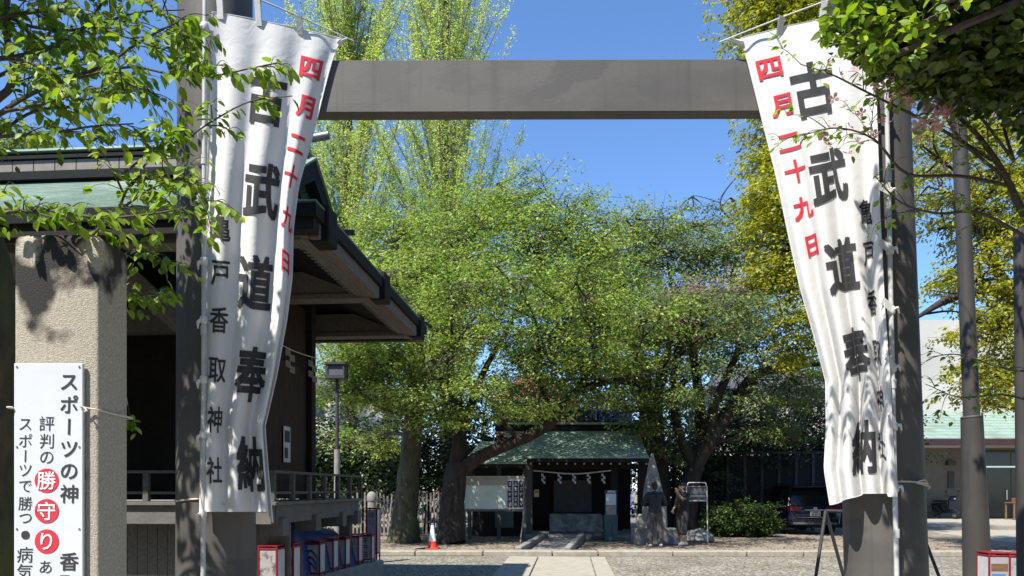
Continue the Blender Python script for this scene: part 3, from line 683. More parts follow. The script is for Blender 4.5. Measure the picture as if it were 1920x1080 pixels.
# walls
WX, WY0, WY1 = -1.68, 2.2, 4.5
y = WY0 + .1
while y < WY1 - .08:
    m = MB(); y1 = min(y + .20, WY1 - .08); m.bb(WX - .05, WX - .012 + .006 * ((int(y * 10)) % 2), y + .003, y1 - .003, 1.42, 4.35); m.build('wall_board', MT['brownwood'], hall); y = y1
m = MB(); m.bb(WX - .06, WX + .012, WY0, WY1, 3.42, 3.60); m.build('wall_rail', MT['darkwood'], hall)
for (px_, py_) in ((WX, WY1), (WX, WY0), (WX - 2, WY0), (WX - 4, WY0), (WX - 6, WY0)):
    m = MB(); m.bb(px_ - .10, px_ + .09, py_ - .09, py_ + .09, 1.40, 4.5); m.build('post', MT['darkwood'], hall, bevel=.01)
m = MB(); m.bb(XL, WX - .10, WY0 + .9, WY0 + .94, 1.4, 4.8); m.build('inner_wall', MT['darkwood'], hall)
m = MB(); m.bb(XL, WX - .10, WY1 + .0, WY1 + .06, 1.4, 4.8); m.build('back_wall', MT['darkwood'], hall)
m = MB(); m.bb(XL, WX - .1, WY0 - .08, WY0 + .08, 3.55, 3.85); m.build('lintel', MT['oldwood'], hall)
m = MB(); m.bar((-2.5, .5, 4.05), (-2.1, 2.1, 3.3), .14, .2); m.build('brace', MT['oldwood'], hall, bevel=.01)
m = MB(); m.bar((-4.9, 1.9, 3.3), (-3.4, .35, 4.12), .18, .24); m.build('brace', MT['greywood'], hall, bevel=.01)
# veranda
VX, VY0, VY1 = -1.0, 1.5, 5.25
m = MB(); m.bb(XL, VX, VY0, WY0 - .1, 1.355, 1.40); m.bb(WX + .1, VX, WY0 - .1, VY1, 1.355, 1.40); m.build('veranda_floor', MT['greywood'], hall, bevel=.005)
m = MB(); m.bb(XL, VX - .08, VY0 + .05, VY0 + .17, 1.13, 1.352); m.bb(VX - .19, VX - .06, VY0 + .17, VY1 - .08, 1.13, 1.352); m.build('veranda_beam', MT['greywood'], hall, bevel=.005)
for y in (1.82, 3.0, 4.2, 5.0):
    m = MB(); m.bb(VX - .30, VX + .0, y - .1, y + .1, .98, 1.20); m.build('beam_end_block', MT['greywood'], hall, bevel=.006)
    if y > 4.6:
        m = MB(); m.bb(VX - .32, VX - .14, y - .08, y + .08, .0, .98); m.build('veranda_post', MT['greywood'], hall, bevel=.006)
for x in (-2.1, -4.1, -6.1):
    m = MB(); m.bb(x - .1, x + .1, VY0 - .06, VY0 + .24, 1.0, 1.22); m.build('beam_end_block', MT['greywood'], hall, bevel=.006)
rt = 1.40 + .375
rail = MB(); rail.bb(XL, VX - .02, VY0 + .03, VY0 + .09, rt - .035, rt); rail.bb(VX - .09, VX - .03, VY0 + .09, VY1, rt - .035, rt); ro = rail.build('handrail', MT['oldwood'], hall, bevel=.006)
rail = MB(); rail.bb(XL, VX - .05, VY0 + .05, VY0 + .075, 1.49, 1.52); rail.bb(VX - .075, VX - .05, VY0 + .075, VY1, 1.49, 1.52); rail.build('lower_rail', MT['oldwood'], hall)
y = VY0 + .06
while y < VY1 + .05:
    m = MB(); m.bb(VX - .09, VX - .03, y - .03, y + .03, 1.40, rt - .036); m.build('rail_post', MT['oldwood'], hall, bevel=.005); y += .615
x = VX - .9
while x > XL + 3:
    m = MB(); m.bb(x - .035, x + .035, VY0 + .03, VY0 + .09, 1.40, rt - .036); m.build('rail_post', MT['oldwood'], hall, bevel=.005); x -= .72
# boards below the veranda
m = MB(); m.bb(XL, -1.1, VY0 + .50, VY0 + .54, 0, 1.13); m.build('under_wall', MT['darkwood'], hall)
x = -1.0 + .0
for i in range(44):
    m = MB(); m.bb(x - .128, x - .003, VY0 + .44, VY0 + .475 + .004 * (i % 2), .20, 1.125); m.build('skirt_board', MT['greywood'] if i < 5 else MT['oldwood'], hall); x -= .131
# the ledge the lanterns stand on
m = MB(); vs = [(-3.30, 8.6), (-2.26, 13.2), (-5.5, 13.2), (-5.5, 8.6)]
ld = MB(); ld.add([(a, b, 0) for a, b in vs] + [(a, b, .30) for a, b in vs], [(3, 2, 1, 0), (4, 5, 6, 7), (0, 1, 5, 4), (1, 2, 6, 5), (2, 3, 7, 6), (3, 0, 4, 7)])
tag(ld.build('stone_ledge', MT['concrete'], bevel=.02), 'low grey stone ledge along the base of the hall', 'ledge')
# sacred rope with paper streamers
rp = empty('sacred_rope', (0, 0, 0)); tag(rp, 'thin rope with white zigzag paper streamers under the hall eave', 'rope')
a, b = hallw(WX + .13, WY0 - .2, 3.62), hallw(WX + .13, WY1 + .1, 3.62)
mid = a.lerp(b, .5) - Vector((0, 0, .07)); pts = catmull([a, mid, b], 10); m = MB(); m.tube(pts, .008, 6); m.build('rope', MT['rope'], rp)
def streamer(top, s=1.0):
    m = MB(); x = 0; z = 0
    for k in range(4):
        w = .075 * s; h = .10 * s; dx = (.045 if k % 2 else -.02) * s
        m.prism([(dx - w / 2, -z), (dx + w / 2, -z - .03 * s), (dx + w / 2, -z - h - .03 * s), (dx - w / 2, -z - h)], 'y', .002 * k, .002 * k + .0012); z += .085 * s
    m.tube([(0, 0, .02), (0, 0, -.02)], .003, 4)
    o = m.build('paper_streamer', MT['paper'], rp); o.location = top; return o
for t in (.52, .88): streamer(a.lerp(b, t) - Vector((0, 0, .06)), .95)
# poster on the hall wall
c = hallw(WX + .018, 3.55, 2.2); po = empty('wall_poster', c, -AX + math.pi / 2); tag(po, 'small white printed poster pasted on the brown hall wall', 'poster')
m = MB(); m.bb(-.13, .13, -.002, .004, -.26, .26); m.build('sheet', MT['paper'], po)
m = MB(); m.bb(-.10, .10, -.005, -.003, .03, .2); m.bb(-.10, .03, -.005, -.003, -.2, -.05); m.build('print', MT['greycloth'], po)

# ------------------------------------------------------------------ paper lanterns on the ledge
def picmat(name, base, c2, c3, sc_=9.0, lo=.5, hi=.6):
    return mat(name, base, c2, 0.85, sc_, c3=c3, s3=sc_ * .6, lo=lo, hi=hi, lo3=.56, hi3=.64)
PIC = [picmat('ink_picture', (.36, .33, .32), (.12, .11, .11), (.30, .25, .25), 8), picmat('green_picture', (.35, .35, .34), (.10, .14, .13), (.16, .26, .2), 7),
       picmat('wave_picture', (.50, .50, .55), (.07, .11, .3), (.24, .30, .46), 7), mat('plain_lantern_paper', (.38, .36, .37), (.31, .29, .30), .9, 5)]
def lantern(px, pb, Y, w, h, d, pic, label, marks=None, zb=.301):
    c = P(px, 0, Y); root = empty('paper_lantern', (c.x, c.y, zb), -AX); tag(root, label, 'lantern', 'paper lanterns on the ledge' if zb > .1 else 'paper lanterns on the gravel')
    t = .022; m = MB()
    for sx in (-1, 1):
        for sy in (0, 1): m.bb(sx * w / 2 - t / 2, sx * w / 2 + t / 2, sy * d - t / 2, sy * d + t / 2, 0, h)
    for z in (.05, h - .03):
        m.bb(-w / 2 + t / 2, w / 2 - t / 2, -t / 2 + .002, t / 2 - .002, z - t / 2, z + t / 2); m.bb(-w / 2 + t / 2, w / 2 - t / 2, d - t / 2 + .002, d + t / 2 - .002, z - t / 2, z + t / 2)
        for sx in (-1, 1): m.bb(sx * w / 2 - t / 2 + .002, sx * w / 2 + t / 2 - .002, t / 2, d - t / 2, z - t / 2, z + t / 2)
    m.build('frame', MT['lanternred'], root, bevel=.003)
    m = MB(); m.bb(-w / 2 - .012, w / 2 + .012, -.012, d + .012, h + .0005, h + .014); m.build('lid', MT['lanternred'], root)
    a = w / 2 - t / 2 - .0005
    m = MB(); m.bb(-a, a, -.002, .002, .065, h - .045); fp = m.build('front_paper', PIC[pic], root)
    m = MB(); m.bb(-a, a, d - .002, d + .002, .065, h - .045); m.build('back_paper', MT['paper'], root)
    for sx in (-1, 1):
        m = MB(); m.bb(sx * w / 2 - .002, sx * w / 2 + .002, t / 2 + .001, d - t / 2 - .001, .065, h - .045); m.build('side_paper', MT['paper'], root)
    if marks: marks(root, w, h)
    return root
def brush(parent, x, y, z, size, mt, seed, name='brush_character'):
    """a written mark too small to read: a few crossing strokes"""
    q = random.Random(seed); m = MB(); h = size / 2
    for k in range(q.choice((2, 3))): zz = z + h * (.8 - .75 * k) + q.uniform(-.1, .1) * h; m.bar((x - h * q.uniform(.6, 1), y, zz - h * .05), (x + h * q.uniform(.6, 1), y, zz + h * .08), .002, size * .13)
    m.bar((x + q.uniform(-.3, .3) * h, y - .0006, z + h), (x + q.uniform(-.3, .3) * h, y - .0006, z - h), .002, size * .13, up=(1, 0, 0))
    if q.random() < .6: m.bar((x, y + .0006, z), (x - h * .9, y + .0006, z - h * .9), .002, size * .12, up=(1, 0, 1)); m.bar((x, y + .0012, z), (x + h * .9, y + .0012, z - h * .9), .002, size * .12, up=(1, 0, -1))
    return m.build(name, MT[mt], parent)
def marks(n, size, zs, mt, seed):
    def f(root, w, h):
        for k in range(n): brush(root, 0, -.006, zs[k] * h, size, mt, seed + k)
    return f
def strokes(ch, size, zs, mt='ink', bold=.01):
    def f(root, w, h):
        for c_, z in zip(ch, zs): letter('printed_character', c_, MT[mt], root, lambda x, y, z=z: Vector((x, -.005, z * h + y)), size, size, bold)
    return f
def bird(root, w, h):
    m = MB(); m.prism([(-.05, .3 * h), (-.02, .33 * h), (.02, .36 * h), (.05, .32 * h), (.055, .27 * h), (.02, .26 * h), (.03, .24 * h), (-.02, .26 * h)], 'y', -.006, -.004); m.build('painted_bird', MT['ink'], root)
def wave(root, w, h):
    for z in (.25, .42, .62):
        m = MB(); m.tube(catmull([(-w * .38, -.004, z * h), (-.02, -.004, z * h + .07), (w * .3, -.004, z * h - .02), (w * .36, -.004, z * h - .10)], 5), [.012, .02, .014, .004], 6); m.build('painted_wave', MT['tarp'], root)
    m = MB(); m.bar((-w * .36, -.003, h * .8), (w * .25, -.003, h * .72), .01, .03); m.build('painted_stroke', MT['paper'], root)
lantern(502, 1085, 8.95, .22, .56, .26, 0, 'red-framed paper lantern with dark ink drawing, first on the ledge past the pillar')
lantern(535, 1082, 9.3, .20, .56, .24, 1, 'red-framed paper lantern with green ink drawing on the ledge')
lantern(585, 1080, 10.6, .22, .50, .24, 3, 'red-framed paper lantern with blue waves painted on it', wave)
lantern(612, 1072, 11.25, .21, .50, .24, 3, 'red-framed paper lantern with a small dark painted blot', bird)
lantern(636, 1066, 11.75, .20, .49, .24, 3, 'red-framed plain white paper lantern between inked ones', marks(1, .05, (.62,), 'ink', 5))
lantern(661, 1058, 12.3, .20, .49, .24, 3, 'dark-framed paper lantern with faint blue writing', marks(3, .07, (.72, .54, .36), 'steel', 9))
lantern(686, 1055, 12.72, .19, .48, .2, 3, 'red-framed paper lantern with bold black writing near the tall sign', marks(3, .10, (.76, .52, .28), 'ink', 14))
# tall sign lantern
c = P(697, 0, 14.05); root = empty('tall_sign_lantern', (c.x, c.y, 0), -AX); tag(root, 'tall dark red framed sign lantern with black writing over blue stripes', 'sign')
w, h, d, t = .19, 1.20, .22, .024; m = MB()
for sx in (-1, 1):
    for sy in (0, 1): m.bb(sx * w / 2 - t / 2, sx * w / 2 + t / 2, sy * d - t / 2, sy * d + t / 2, 0, h)
for z in (.1, .34, h - .02):
    m.bb(-w / 2, w / 2, -t / 2 + .002, t / 2 - .002, z - t / 2, z + t / 2); m.bb(-w / 2, w / 2, d - t / 2, d + t / 2, z - t / 2, z + t / 2)
    for sx in (-1, 1): m.bb(sx * w / 2 - t / 2 + .002, sx * w / 2 + t / 2 - .002, 0, d, z - t / 2, z + t / 2)
m.build('frame', MT['lanternred'], root)
m = MB(); m.bb(-w / 2 + .013, w / 2 - .013, -.003, .003, .36, h - .04); m.build('front_paper', PIC[3], root)
m = MB(); m.bb(w / 2 - .003, w / 2 + .003, .013, d - .013, .36, h - .04); m.build('side_paper', MT['paper'], root)
for k, (ch, z) in enumerate(zip('ほし', (1.06, .92))): letter('printed_character', ch, MT['ink'], root, lambda x, y, z=z: Vector((x, -.006, z + y)), .10, .10, .01)
for z in (.42, .50): 
    m = MB(); m.bar((-.07, -.005, z + .12), (.07, -.005, z), .004, .035, up=(0, 0, 1)); m.build('painted_stripe', MT['bluesheet'], root)
# lanterns by the steel pole on the other side
lantern(1874, 0, 10.3, .27, .66, .30, 3, 'red-framed paper lantern with a coloured picture beside the steel pole', lambda r, w, h: (MB().bb(-.11, .11, -.006, -.004, .42, .52).build('painted_band', MT['tablewood'], r), MB().bb(-.10, .08, -.006, -.004, .24, .38).build('painted_band', MT['bluesheet'], r)), zb=.0)
lantern(1912, 0, 10.25, .26, .655, .30, 1, 'red-framed paper lantern with grey green picture at the end by the pole', zb=.0)

# blue tarpaulin over a pile below the veranda
m = MB(); prof = []; nx, ny = 14, 18; rr_ = random.Random(8)
o0 = Vector((-3.85, 10.0, .30))
def tz(u, v):
    ridge = .80 - .30 * max(0, v - .15) ** 1.2; e = min(u, 1 - u, .28) / .28; f = min(v, 1 - v, .14) / .14
    return ridge * (min(1, e) ** .45) * (min(1, f) ** .4) + .035 * math.sin(9 * u + 6 * v) * e + .02 * math.sin(23 * v + 4 * u)
for j in range(ny + 1):
    for i in range(nx + 1):
        u, v = i / nx, j / ny; bulge = 1
        prof.append((o0.x + .92 * u + .40 * v + .02 * math.sin(14 * v), o0.y + 2.5 * v, o0.z + max(0.0, tz(u, v)) + .002))
m.add(prof, [(j * (nx + 1) + i, j * (nx + 1) + i + 1, (j + 1) * (nx + 1) + i + 1, (j + 1) * (nx + 1) + i) for j in range(ny) for i in range(nx)])
o = m.build('tarpaulin', MT['tarp'], smooth=True); tag(o, 'blue tarpaulin draped over a pile below the veranda', 'tarpaulin')

# ------------------------------------------------------------------ lamp post behind the hall
c = P(632, 0, 17.0); root = empty('lamp_post', (c.x, c.y, 0)); tag(root, 'slim grey lamp post with a square head behind the veranda', 'lamp post')
m = MB(); m.cyl((0, 0, 0), (0, 0, 2.45), .07, .066, 14); m.build('sleeve', MT['concrete'], root, smooth=True)
m = MB(); m.cyl((0, 0, 2.45), (0, 0, 4.05), .042, .04, 12); m.build('shaft', MT['darksteel'], root, smooth=True)
m = MB(); m.bb(-.21, .21, -.21, .21, 4.05, 4.12); m.bb(-.23, .23, -.23, .23, 4.36, 4.41)
for sx in (-1, 1):
    for sy in (-1, 1): m.bb(sx * .19 - .015, sx * .19 + .015, sy * .19 - .015, sy * .19 + .015, 4.12, 4.36)
m.build('head_frame', MT['darksteel'], root)
m = MB(); m.bb(-.17, .17, -.17, .17, 4.125, 4.355); m.build('glass', MT['greyplastic'], root)
# stone bollard post
c = P(697, 0, 15.6); root = empty('stone_bollard', (c.x, c.y, 0)); tag(root, 'pale round-topped stone bollard behind the tall sign lantern', 'bollard')
m = MB(); m.lathe([(.10, 0), (.095, .6), (.088, 1.25), (.088, 1.30)], 16); m.build('shaft', MT['concrete'], root, smooth=True)
m = MB(); m.lathe([(.10, 1.305), (.105, 1.36), (.095, 1.44), (.05, 1.49), (.01, 1.5)], 16); m.build('cap', MT['concrete'], root, smooth=True)
# leaning thin pole
m = MB(); m.tube([P(727, 1003, 17.5) * 1.0, P(735, 930, 17.8)], .012, 6); o = m.build('thin_stake', MT['paletwig']); tag(o, 'thin pale stake leaning beside the mossy tree trunk', 'stake')

# ------------------------------------------------------------------ traffic cone
c = P(811, 0, 19.15); root = empty('traffic_cone', (c.x, c.y, .014)); tag(root, 'red and white traffic cone standing between two tree trunks', 'traffic cone')
m = MB(); m.bb(-.17, .17, -.17, .17, 0, .035); m.build('base', MT['orange'], root, bevel=.01)
m = MB(); m.lathe([(.135, .036), (.12, .06), (.098, .20)], 24); m.build('body', MT['orange'], root, smooth=True)
m = MB(); m.lathe([(.098, .201), (.045, .53)], 24); m.build('white_sleeve', MT['reflect'], root, smooth=True)
m = MB(); m.lathe([(.045, .531), (.033, .60), (.028, .605)], 24); m.build('tip', MT['reflect'], root, smooth=True)

# ------------------------------------------------------------------ sawhorse barrier behind the pillar
root = empty('barrier_stand', (0, 0, 0)); tag(root, 'grey tubular A-frame stand behind the sunlit gate pillar', 'stand')
SYb = 8.6
A, B = P(1548, 958, SYb), P(1716, 964, SYb + .25)
m = MB(); m.tube([A, B], .02, 10); m.build('top_bar', MT['darksteel'], root, smooth=True)
for q, dx in ((A, -1), (B, 1)):
    for dy in (-1, 1):
        if q is A: e = Vector((q.x - .30, q.y - .25, 0)) if dy < 0 else Vector((q.x + .48, q.y + .30, 0))
        else: e = Vector((q.x + .32, q.y - .3, 0)) if dy < 0 else Vector((q.x - .35, q.y + .35, 0))
        m = MB(); m.tube([q, e], .019, 10); m.build('leg', MT['darksteel'], root, smooth=True)
m = MB(); a = A.lerp(Vector((A.x - .30, A.y - .25, 0)), .62); m.tube([a, a + Vector((.50, .1, .045))], .013, 8); m.cyl(a + Vector((.44, .09, -.02)), a + Vector((.44, .09, .10)), .018, n=8); m.build('brace_bar', MT['darksteel'], root, smooth=True)

# ------------------------------------------------------------------ steel pole on the right
PYr = 10.8
root = empty('steel_pole', (0, 0, 0)); tag(root, 'grey steel pole with a wider lower sleeve beside the white building', 'pole')
b0, b1, b2 = P(1834, 1200, PYr), P(1822, 782, PYr), P(1800, 270, PYr); b0.z = 0.0
m = MB(); m.tube([b0, b1], [M(25, PYr), M(18.5, PYr)], 20); m.build('sleeve', MT['shadedpole'], root, smooth=True)
m = MB(); m.tube([b1 - Vector((0, 0, .005)), b1 + Vector((-.002, 0, .02))], [M(19.5, PYr), M(17, PYr)], 20); m.build('collar', MT['shadedpole'], root, smooth=True)
m = MB(); m.tube([b1, b2, b2 + (b2 - b1) * .5], [M(14, PYr), M(13, PYr), M(12, PYr)], 20); m.build('shaft', MT['shadedpole'], root, smooth=True)
c = P(1921, 0, 9.5); m = MB(); m.cyl((c.x, 9.5, 0), (c.x - .06, 9.5, P(0, 430, 9.5).z), .085, .075, 16); o = m.build('slim_post', MT['shadedpole'], smooth=True); tag(o, 'plain grey round post past the red-framed lanterns', 'post')

# ------------------------------------------------------------------ water pavilion under the trees
pv = empty('water_pavilion', (0, 0, 0)); tag(pv, 'small open pavilion with green copper roof and dark timber posts', 'pavilion')
EX0, EX1, EY, RYp = .45, 4.15, 22.6, 24.6; ZE2, ZR2 = P(0, 858, 22.6).z, P(0, 806, 24.6).z
m = MB(); nrow = 13
for k in range(nrow):
    t0, t1 = k / nrow, (k + 1) / nrow + .012; y0, y1 = EY + (RYp - EY) * t0, EY + (RYp - EY) * t1
    cz = lambda t: ZE2 + (ZR2 - ZE2) * (.8 * t + .2 * t * t)
    za, zb = cz(t0) + .03, cz(t1); xl = EX0 - .75 * t0; xl1 = EX0 - .75 * t1
    for s_ in (0, 1):
        ya, yb_ = (y0, y1) if s_ == 0 else (2 * RYp - y0, 2 * RYp - y1)
        vs = [(xl, ya, za), (EX1, ya, za), (EX1, yb_, zb), (xl1, yb_, zb)]; vs += [(a, b, c - .05) for a, b, c in vs]
        m.add(vs, [(0, 1, 2, 3), (4, 7, 6, 5), (0, 4, 5, 1), (1, 5, 6, 2), (2, 6, 7, 3), (3, 7, 4, 0)])
MT['palecopper'] = mat('pale_copper', (.25, .335, .265), (.195, .27, .215), .7, 2.0, c3=(.17, .21, .165), s3=.9)
MT['mosscopper'] = mat('mottled_copper', (.27, .36, .29), (.18, .25, .20), .7, 3.0, .2, 30, c3=(.42, .48, .39), s3=4.0)
pr_ = m.build('roof', MT['mosscopper'], pv)
m = MB(); m.bb(EX0 - 1.0, EX1 + .06, RYp - .17, RYp + .17, ZR2 - .05, ZR2 + .16); m.build('ridge', MT['copperdark'], pv)
m = MB(); m.bb(EX0 - 1.05, EX1 + .1, RYp - .22, RYp + .22, ZR2 + .162, ZR2 + .23); m.build('ridge_cap', MT['copper'], pv)
m = MB(); m.bb(EX1 + .061, EX1 + .16, RYp - .24, RYp + .24, ZR2 - .12, ZR2 + .34); m.build('ridge_end', MT['beige_wall'], pv, bevel=.02)
m = MB(); m.bb(EX0, EX1, EY - .01, EY + .16, ZE2 - .13, ZE2 - .022); m.build('eave_board', MT['darkwood'], pv)
m = MB()
x = EX0 + .12
while x < EX1 - .05: m.cyl((x, EY + .17, ZE2 - .18), (x, EY + .04, ZE2 - .185), .028, n=8); x += .27
tag(m.build('rafter_ends', MT['beige_wall'], pv), kind='stuff')
for (x, y) in ((.52, 23.1), (3.15, 23.1), (4.0, 23.1), (.52, 26.0), (4.0, 26.0)):
    m = MB(); m.bb(x - .11, x + .11, y - .11, y + .11, .16, ZE2 + (.18 if y < 24 else .3)); m.build('post', MT['oldwood'] if x < 1 else MT['darkwood'], pv, bevel=.01)
    m = MB(); m.bb(x - .17, x + .17, y - .17, y + .17, 0.0, .159); m.build('post_stone', MT['concrete'], pv, bevel=.015)
m = MB(); m.bb(.3, 4.15, 23.03, 23.17, ZE2 - .33, ZE2 - .16); m.build('front_beam', MT['darkwood'], pv)
m = MB(); m.bb(.4, 4.1, 25.9, 26.0, .1, 3.2); m.build('back_wall', MT['darkwood'], pv)
m = MB(); m.bb(1.45, 2.75, 25.80, 25.86, .75, 1.85); m.build('back_panel', MT['greyplastic'], pv)
m = MB(); m.bb(.42, 4.1, 22.7, 26.2, 0, .12); m.build('floor', MT['concrete'], pv, bevel=.02)
# side lean-to
m = MB()
for k in range(8):
    t0, t1 = k / 8, (k + 1) / 8 + .02; y0, y1 = 22.35 + 2.1 * t0, 22.35 + 2.1 * t1; z0, z1 = 2.32 + .78 * t0 + .025, 2.32 + .78 * t1
    xa_ = -1.50 + .5 * t0; vs = [(xa_, y0, z0), (.44, y0, z0), (.44 - .6 * t1, y1, z1), (xa_ + .05, y1, z1)]; vs += [(a, b, c - .045) for a, b, c in vs]
    m.add(vs, [(0, 1, 2, 3), (4, 7, 6, 5), (0, 4, 5, 1), (1, 5, 6, 2), (2, 6, 7, 3), (3, 7, 4, 0)])
m.build('side_roof', MT['mosscopper'], pv)
m = MB(); m.bb(-1.45, .40, 22.38, 22.48, 2.19, 2.292); m.build('side_eave_board', MT['darkwood'], pv)
m = MB(); m.bb(-1.3, .35, 24.3, 24.4, 0, 2.9); m.build('side_wall', MT['darkwood'], pv)
for x in (-1.3, -.4):
    m = MB(); m.bb(x - .06, x + .06, 22.9, 23.02, 0, 2.4); m.build('side_post', MT['oldwood'], pv)
m = MB(); m.bb(-.55, .05, 24.1, 24.2, .3, 1.2); m.build('side_door', MT['teal'], pv)
wb = empty('water_basin', (2.1, 24.6, .12)); tag(wb, 'dark stone water basin inside the open pavilion', 'basin')
m = MB(); m.bb(-.85, .85, -.38, .38, 0, .62); m.build('block', MT['rock'], wb, bevel=.05)
m = MB(); m.bb(-.7, .7, -.25, .25, .621, .63); m.build('water', MT['darkglass'], wb)
rp2 = empty('pavilion_rope', (0, 0, 0)); tag(rp2, 'rope hung with white paper streamers across the pavilion front', 'rope')
rp, _rp = rp2, rp
m = MB(); m.tube(catmull([(.65, 22.98, 2.12), (1.9, 22.98, 2.02), (3.05, 22.98, 2.12)], 8), .022, 8); m.build('rope', MT['rope'], rp2)
for x in (.95, 1.45, 1.9, 2.35, 2.8): streamer(Vector((x, 22.955, 2.03)), .85)
# small notice on its post
root = empty('yellow_notice', (.68, 22.97, 1.42)); tag(root, 'small yellow notice pinned to the pavilion post', 'notice')
m = MB(); m.bb(-.0, .15, -.01, .01, -.11, .11); m.build('sheet', MT['yellownote'], root); m = MB(); m.bb(.02, .13, -.013, -.0105, .02, .07); m.build('print', MT['tablewood'], root)
# step stools
for (px, py, lab) in ((1019, 1002, 'low pale step stool on the pavilion floor near the notice board'), (1122, 1003, 'low pale step stool beside the teal box')):
    c = P(px, 0, 22.45); root = empty('step_stool', (c.x, 22.45, 0.0)); tag(root, lab, 'stool', 'step stools at the pavilion')
    m = MB(); m.bb(-.18, .18, -.13, .13, .23, .27); m.build('seat', MT['greywood'], root, bevel=.006)
    for sx in (-1, 1): m = MB(); m.bb(sx * .155 - .02, sx * .155 + .02, -.12, .12, 0, .229); m.build('leg', MT['greywood'], root)
    m = MB(); m.bb(-.134, .134, -.02, .02, .09, .13); m.build('stretcher', MT['greywood'], root)
# teal box with notices
c = P(1146, 0, 21.9); root = empty('teal_box', (c.x, 21.9, .015)); tag(root, 'narrow teal metal box with paper notices by the pavilion', 'metal box')
m = MB(); m.bb(-.19, .19, 0, .3, 0, .78); m.build('cabinet', MT['teal'], root, bevel=.015)
m = MB(); m.bb(-.17, .17, .05, .12, .782, 1.50); m.build('back_plate', MT['teal'], root, bevel=.008)
m = MB(); m.bb(-.145, .145, .035, .049, 1.06, 1.40); m.build('notice', MT['signwhite'], root)
m = MB(); m.bb(-.145, .145, .035, .049, .74, 1.045); m.build('notice', mat('photo_notice', (.42, .34, .28), (.25, .22, .2), .7, 9), root)
m = MB(); m.bb(-.1, .12, .035, .049, 1.43, 1.49); m.build('notice', MT['paper'], root)
m = MB(); m.tube(catmull([(-.08, -.008, .68), (.06, -.008, .5), (-.02, -.008, .34), (.07, -.008, .08)], 4), .012, 6); m.build('painted_stroke', MT['greyplastic'], root)

# ------------------------------------------------------------------ notice board
NB = 22.0
root = empty('notice_board', (0, 0, 0)); tag(root, 'white roadside notice board with three black name plates near the forked tree', 'notice board')
a, b = P(866, 897, NB), P(982, 955, NB)
m = MB(); m.bb(a.x, b.x, NB, NB + .06, b.z, a.z); m.build('panel', MT['signwhite'], root, bevel=.006)
m = MB(); m.bb(a.x - .03, b.x + .03, NB - .02, NB + .08, a.z + .002, a.z + .07); m.build('top_rail', MT['beige_wall'], root)
m = MB(); m.bb(a.x - .03, b.x + .03, NB - .02, NB + .08, b.z - .06, b.z - .002); m.build('bottom_rail', MT['greywood'], root)
m = MB(); m.bb(a.x, b.x - .48, NB - .012, NB - .002, a.z - .20, a.z - .01); m.build('header', MT['beige_wall'], root)
m = MB(); m.bb(a.x + .02, b.x - .52, NB - .010, NB - .002, b.z + .03, a.z - .22); m.build('poster', mat('pale_poster', (.74, .78, .74), (.55, .66, .56), .6, 2.2), root)
for i, px in enumerate((956, 967, 977)):
    q0, q1 = P(px - 4.2, 902, NB), P(px + 4.2, 951, NB)
    m = MB(); m.bb(q0.x, q1.x, NB - .02, NB - .002, q1.z, q0.z); pl_ = m.build('name_plate', MT['ink'], root)
    for k in range(5): brush(pl_, (q0.x + q1.x) / 2, NB - .0225, q0.z - .09 - k * .15, .10, 'whiteprint', 40 + i * 7 + k)
for px, py in ((870, 1016), (984, 1012)):
    q = P(px, 900, NB + .03); m = MB(); m.bb(q.x - .04, q.x + .04, NB + .061, NB + .14, 0, a.z); m.build('leg', MT['greywood'], root)
q = P(983, 955, NB); m = MB(); m.bar(q + Vector((0, -.03, 0)), Vector((q.x - .12, NB - .45, 0)), .035, .035); m.build('stay', MT['beige_wall'], root)

# ------------------------------------------------------------------ pointed monument stone
MY = 21.0; rk = random.Random(11)
root = empty('monument_stone', (0, 0, 0)); tag(root, 'tall pointed rough monument stone on a squared base', 'monument')
prof = [(850, 1221, 1225), (868, 1216, 1230), (890, 1211, 1236), (915, 1207, 1242), (940, 1204, 1247), (965, 1203, 1251), (990, 1204, 1253)]
vs, fs = [], []; n = 10
for i, (py, xa_, xb_) in enumerate(prof):
    cx, cz = P((xa_ + xb_) / 2, py, MY).x, P(0, py, MY).z; hw = M((xb_ - xa_) / 2, MY)
    for k in range(n):
        an = 2 * math.pi * k / n; f = 1 + rk.uniform(-.07, .07)
        vs.append((cx + hw * math.cos(an) * f, MY + max(.03, hw * .55) * math.sin(an) * f, cz + rk.uniform(-.01, .01)))
for i in range(len(prof) - 1):
    for k in range(n): fs.append((i * n + k, i * n + (k + 1) % n, (i + 1) * n + (k + 1) % n, (i + 1) * n + k))
fs += [tuple(range(n)), tuple((len(prof) - 1) * n + k for k in range(n))]
m = MB(); m.add(vs, fs); m.build('stone', MT['rock'], root)
b0, b1 = P(1187, 990, MY), P(1268, 990, MY); m = MB(); m.bb(b0.x, b1.x, MY - .33, MY + .4, .0, b0.z); m.build('base', MT['concrete'], root, bevel=.03)
m = MB(); rk2 = random.Random(4)
def boulder(c, r, seed, mt, name, parent=None, seg=(10, 7)):
    q = random.Random(seed); m = MB(); m.ball((0, 0, 0), (1, 1, 1), *seg); vv = []
    ph = [q.uniform(0, 6) for _ in range(6)]
    for v in m.v:
        f = 1 + .14 * math.sin(3 * v[0] + ph[0]) + .12 * math.sin(4 * v[1] + ph[1]) + .12 * math.sin(3.5 * v[2] + ph[2]) + q.uniform(-.05, .05)
        vv.append((c[0] + v[0] * r[0] * f, c[1] + v[1] * r[1] * f, max(.0, c[2] + v[2] * r[2] * f)))
    m.v = vv; return m.build(name, MT[mt], parent)
tag(boulder(P(1203, 990, 20.5).xyz * 1.0 + Vector((0, 0, .18)), (.17, .14, .2), 5, 'rock', 'small_boulder'), 'small rounded boulder on the base of the monument stone', 'boulder')
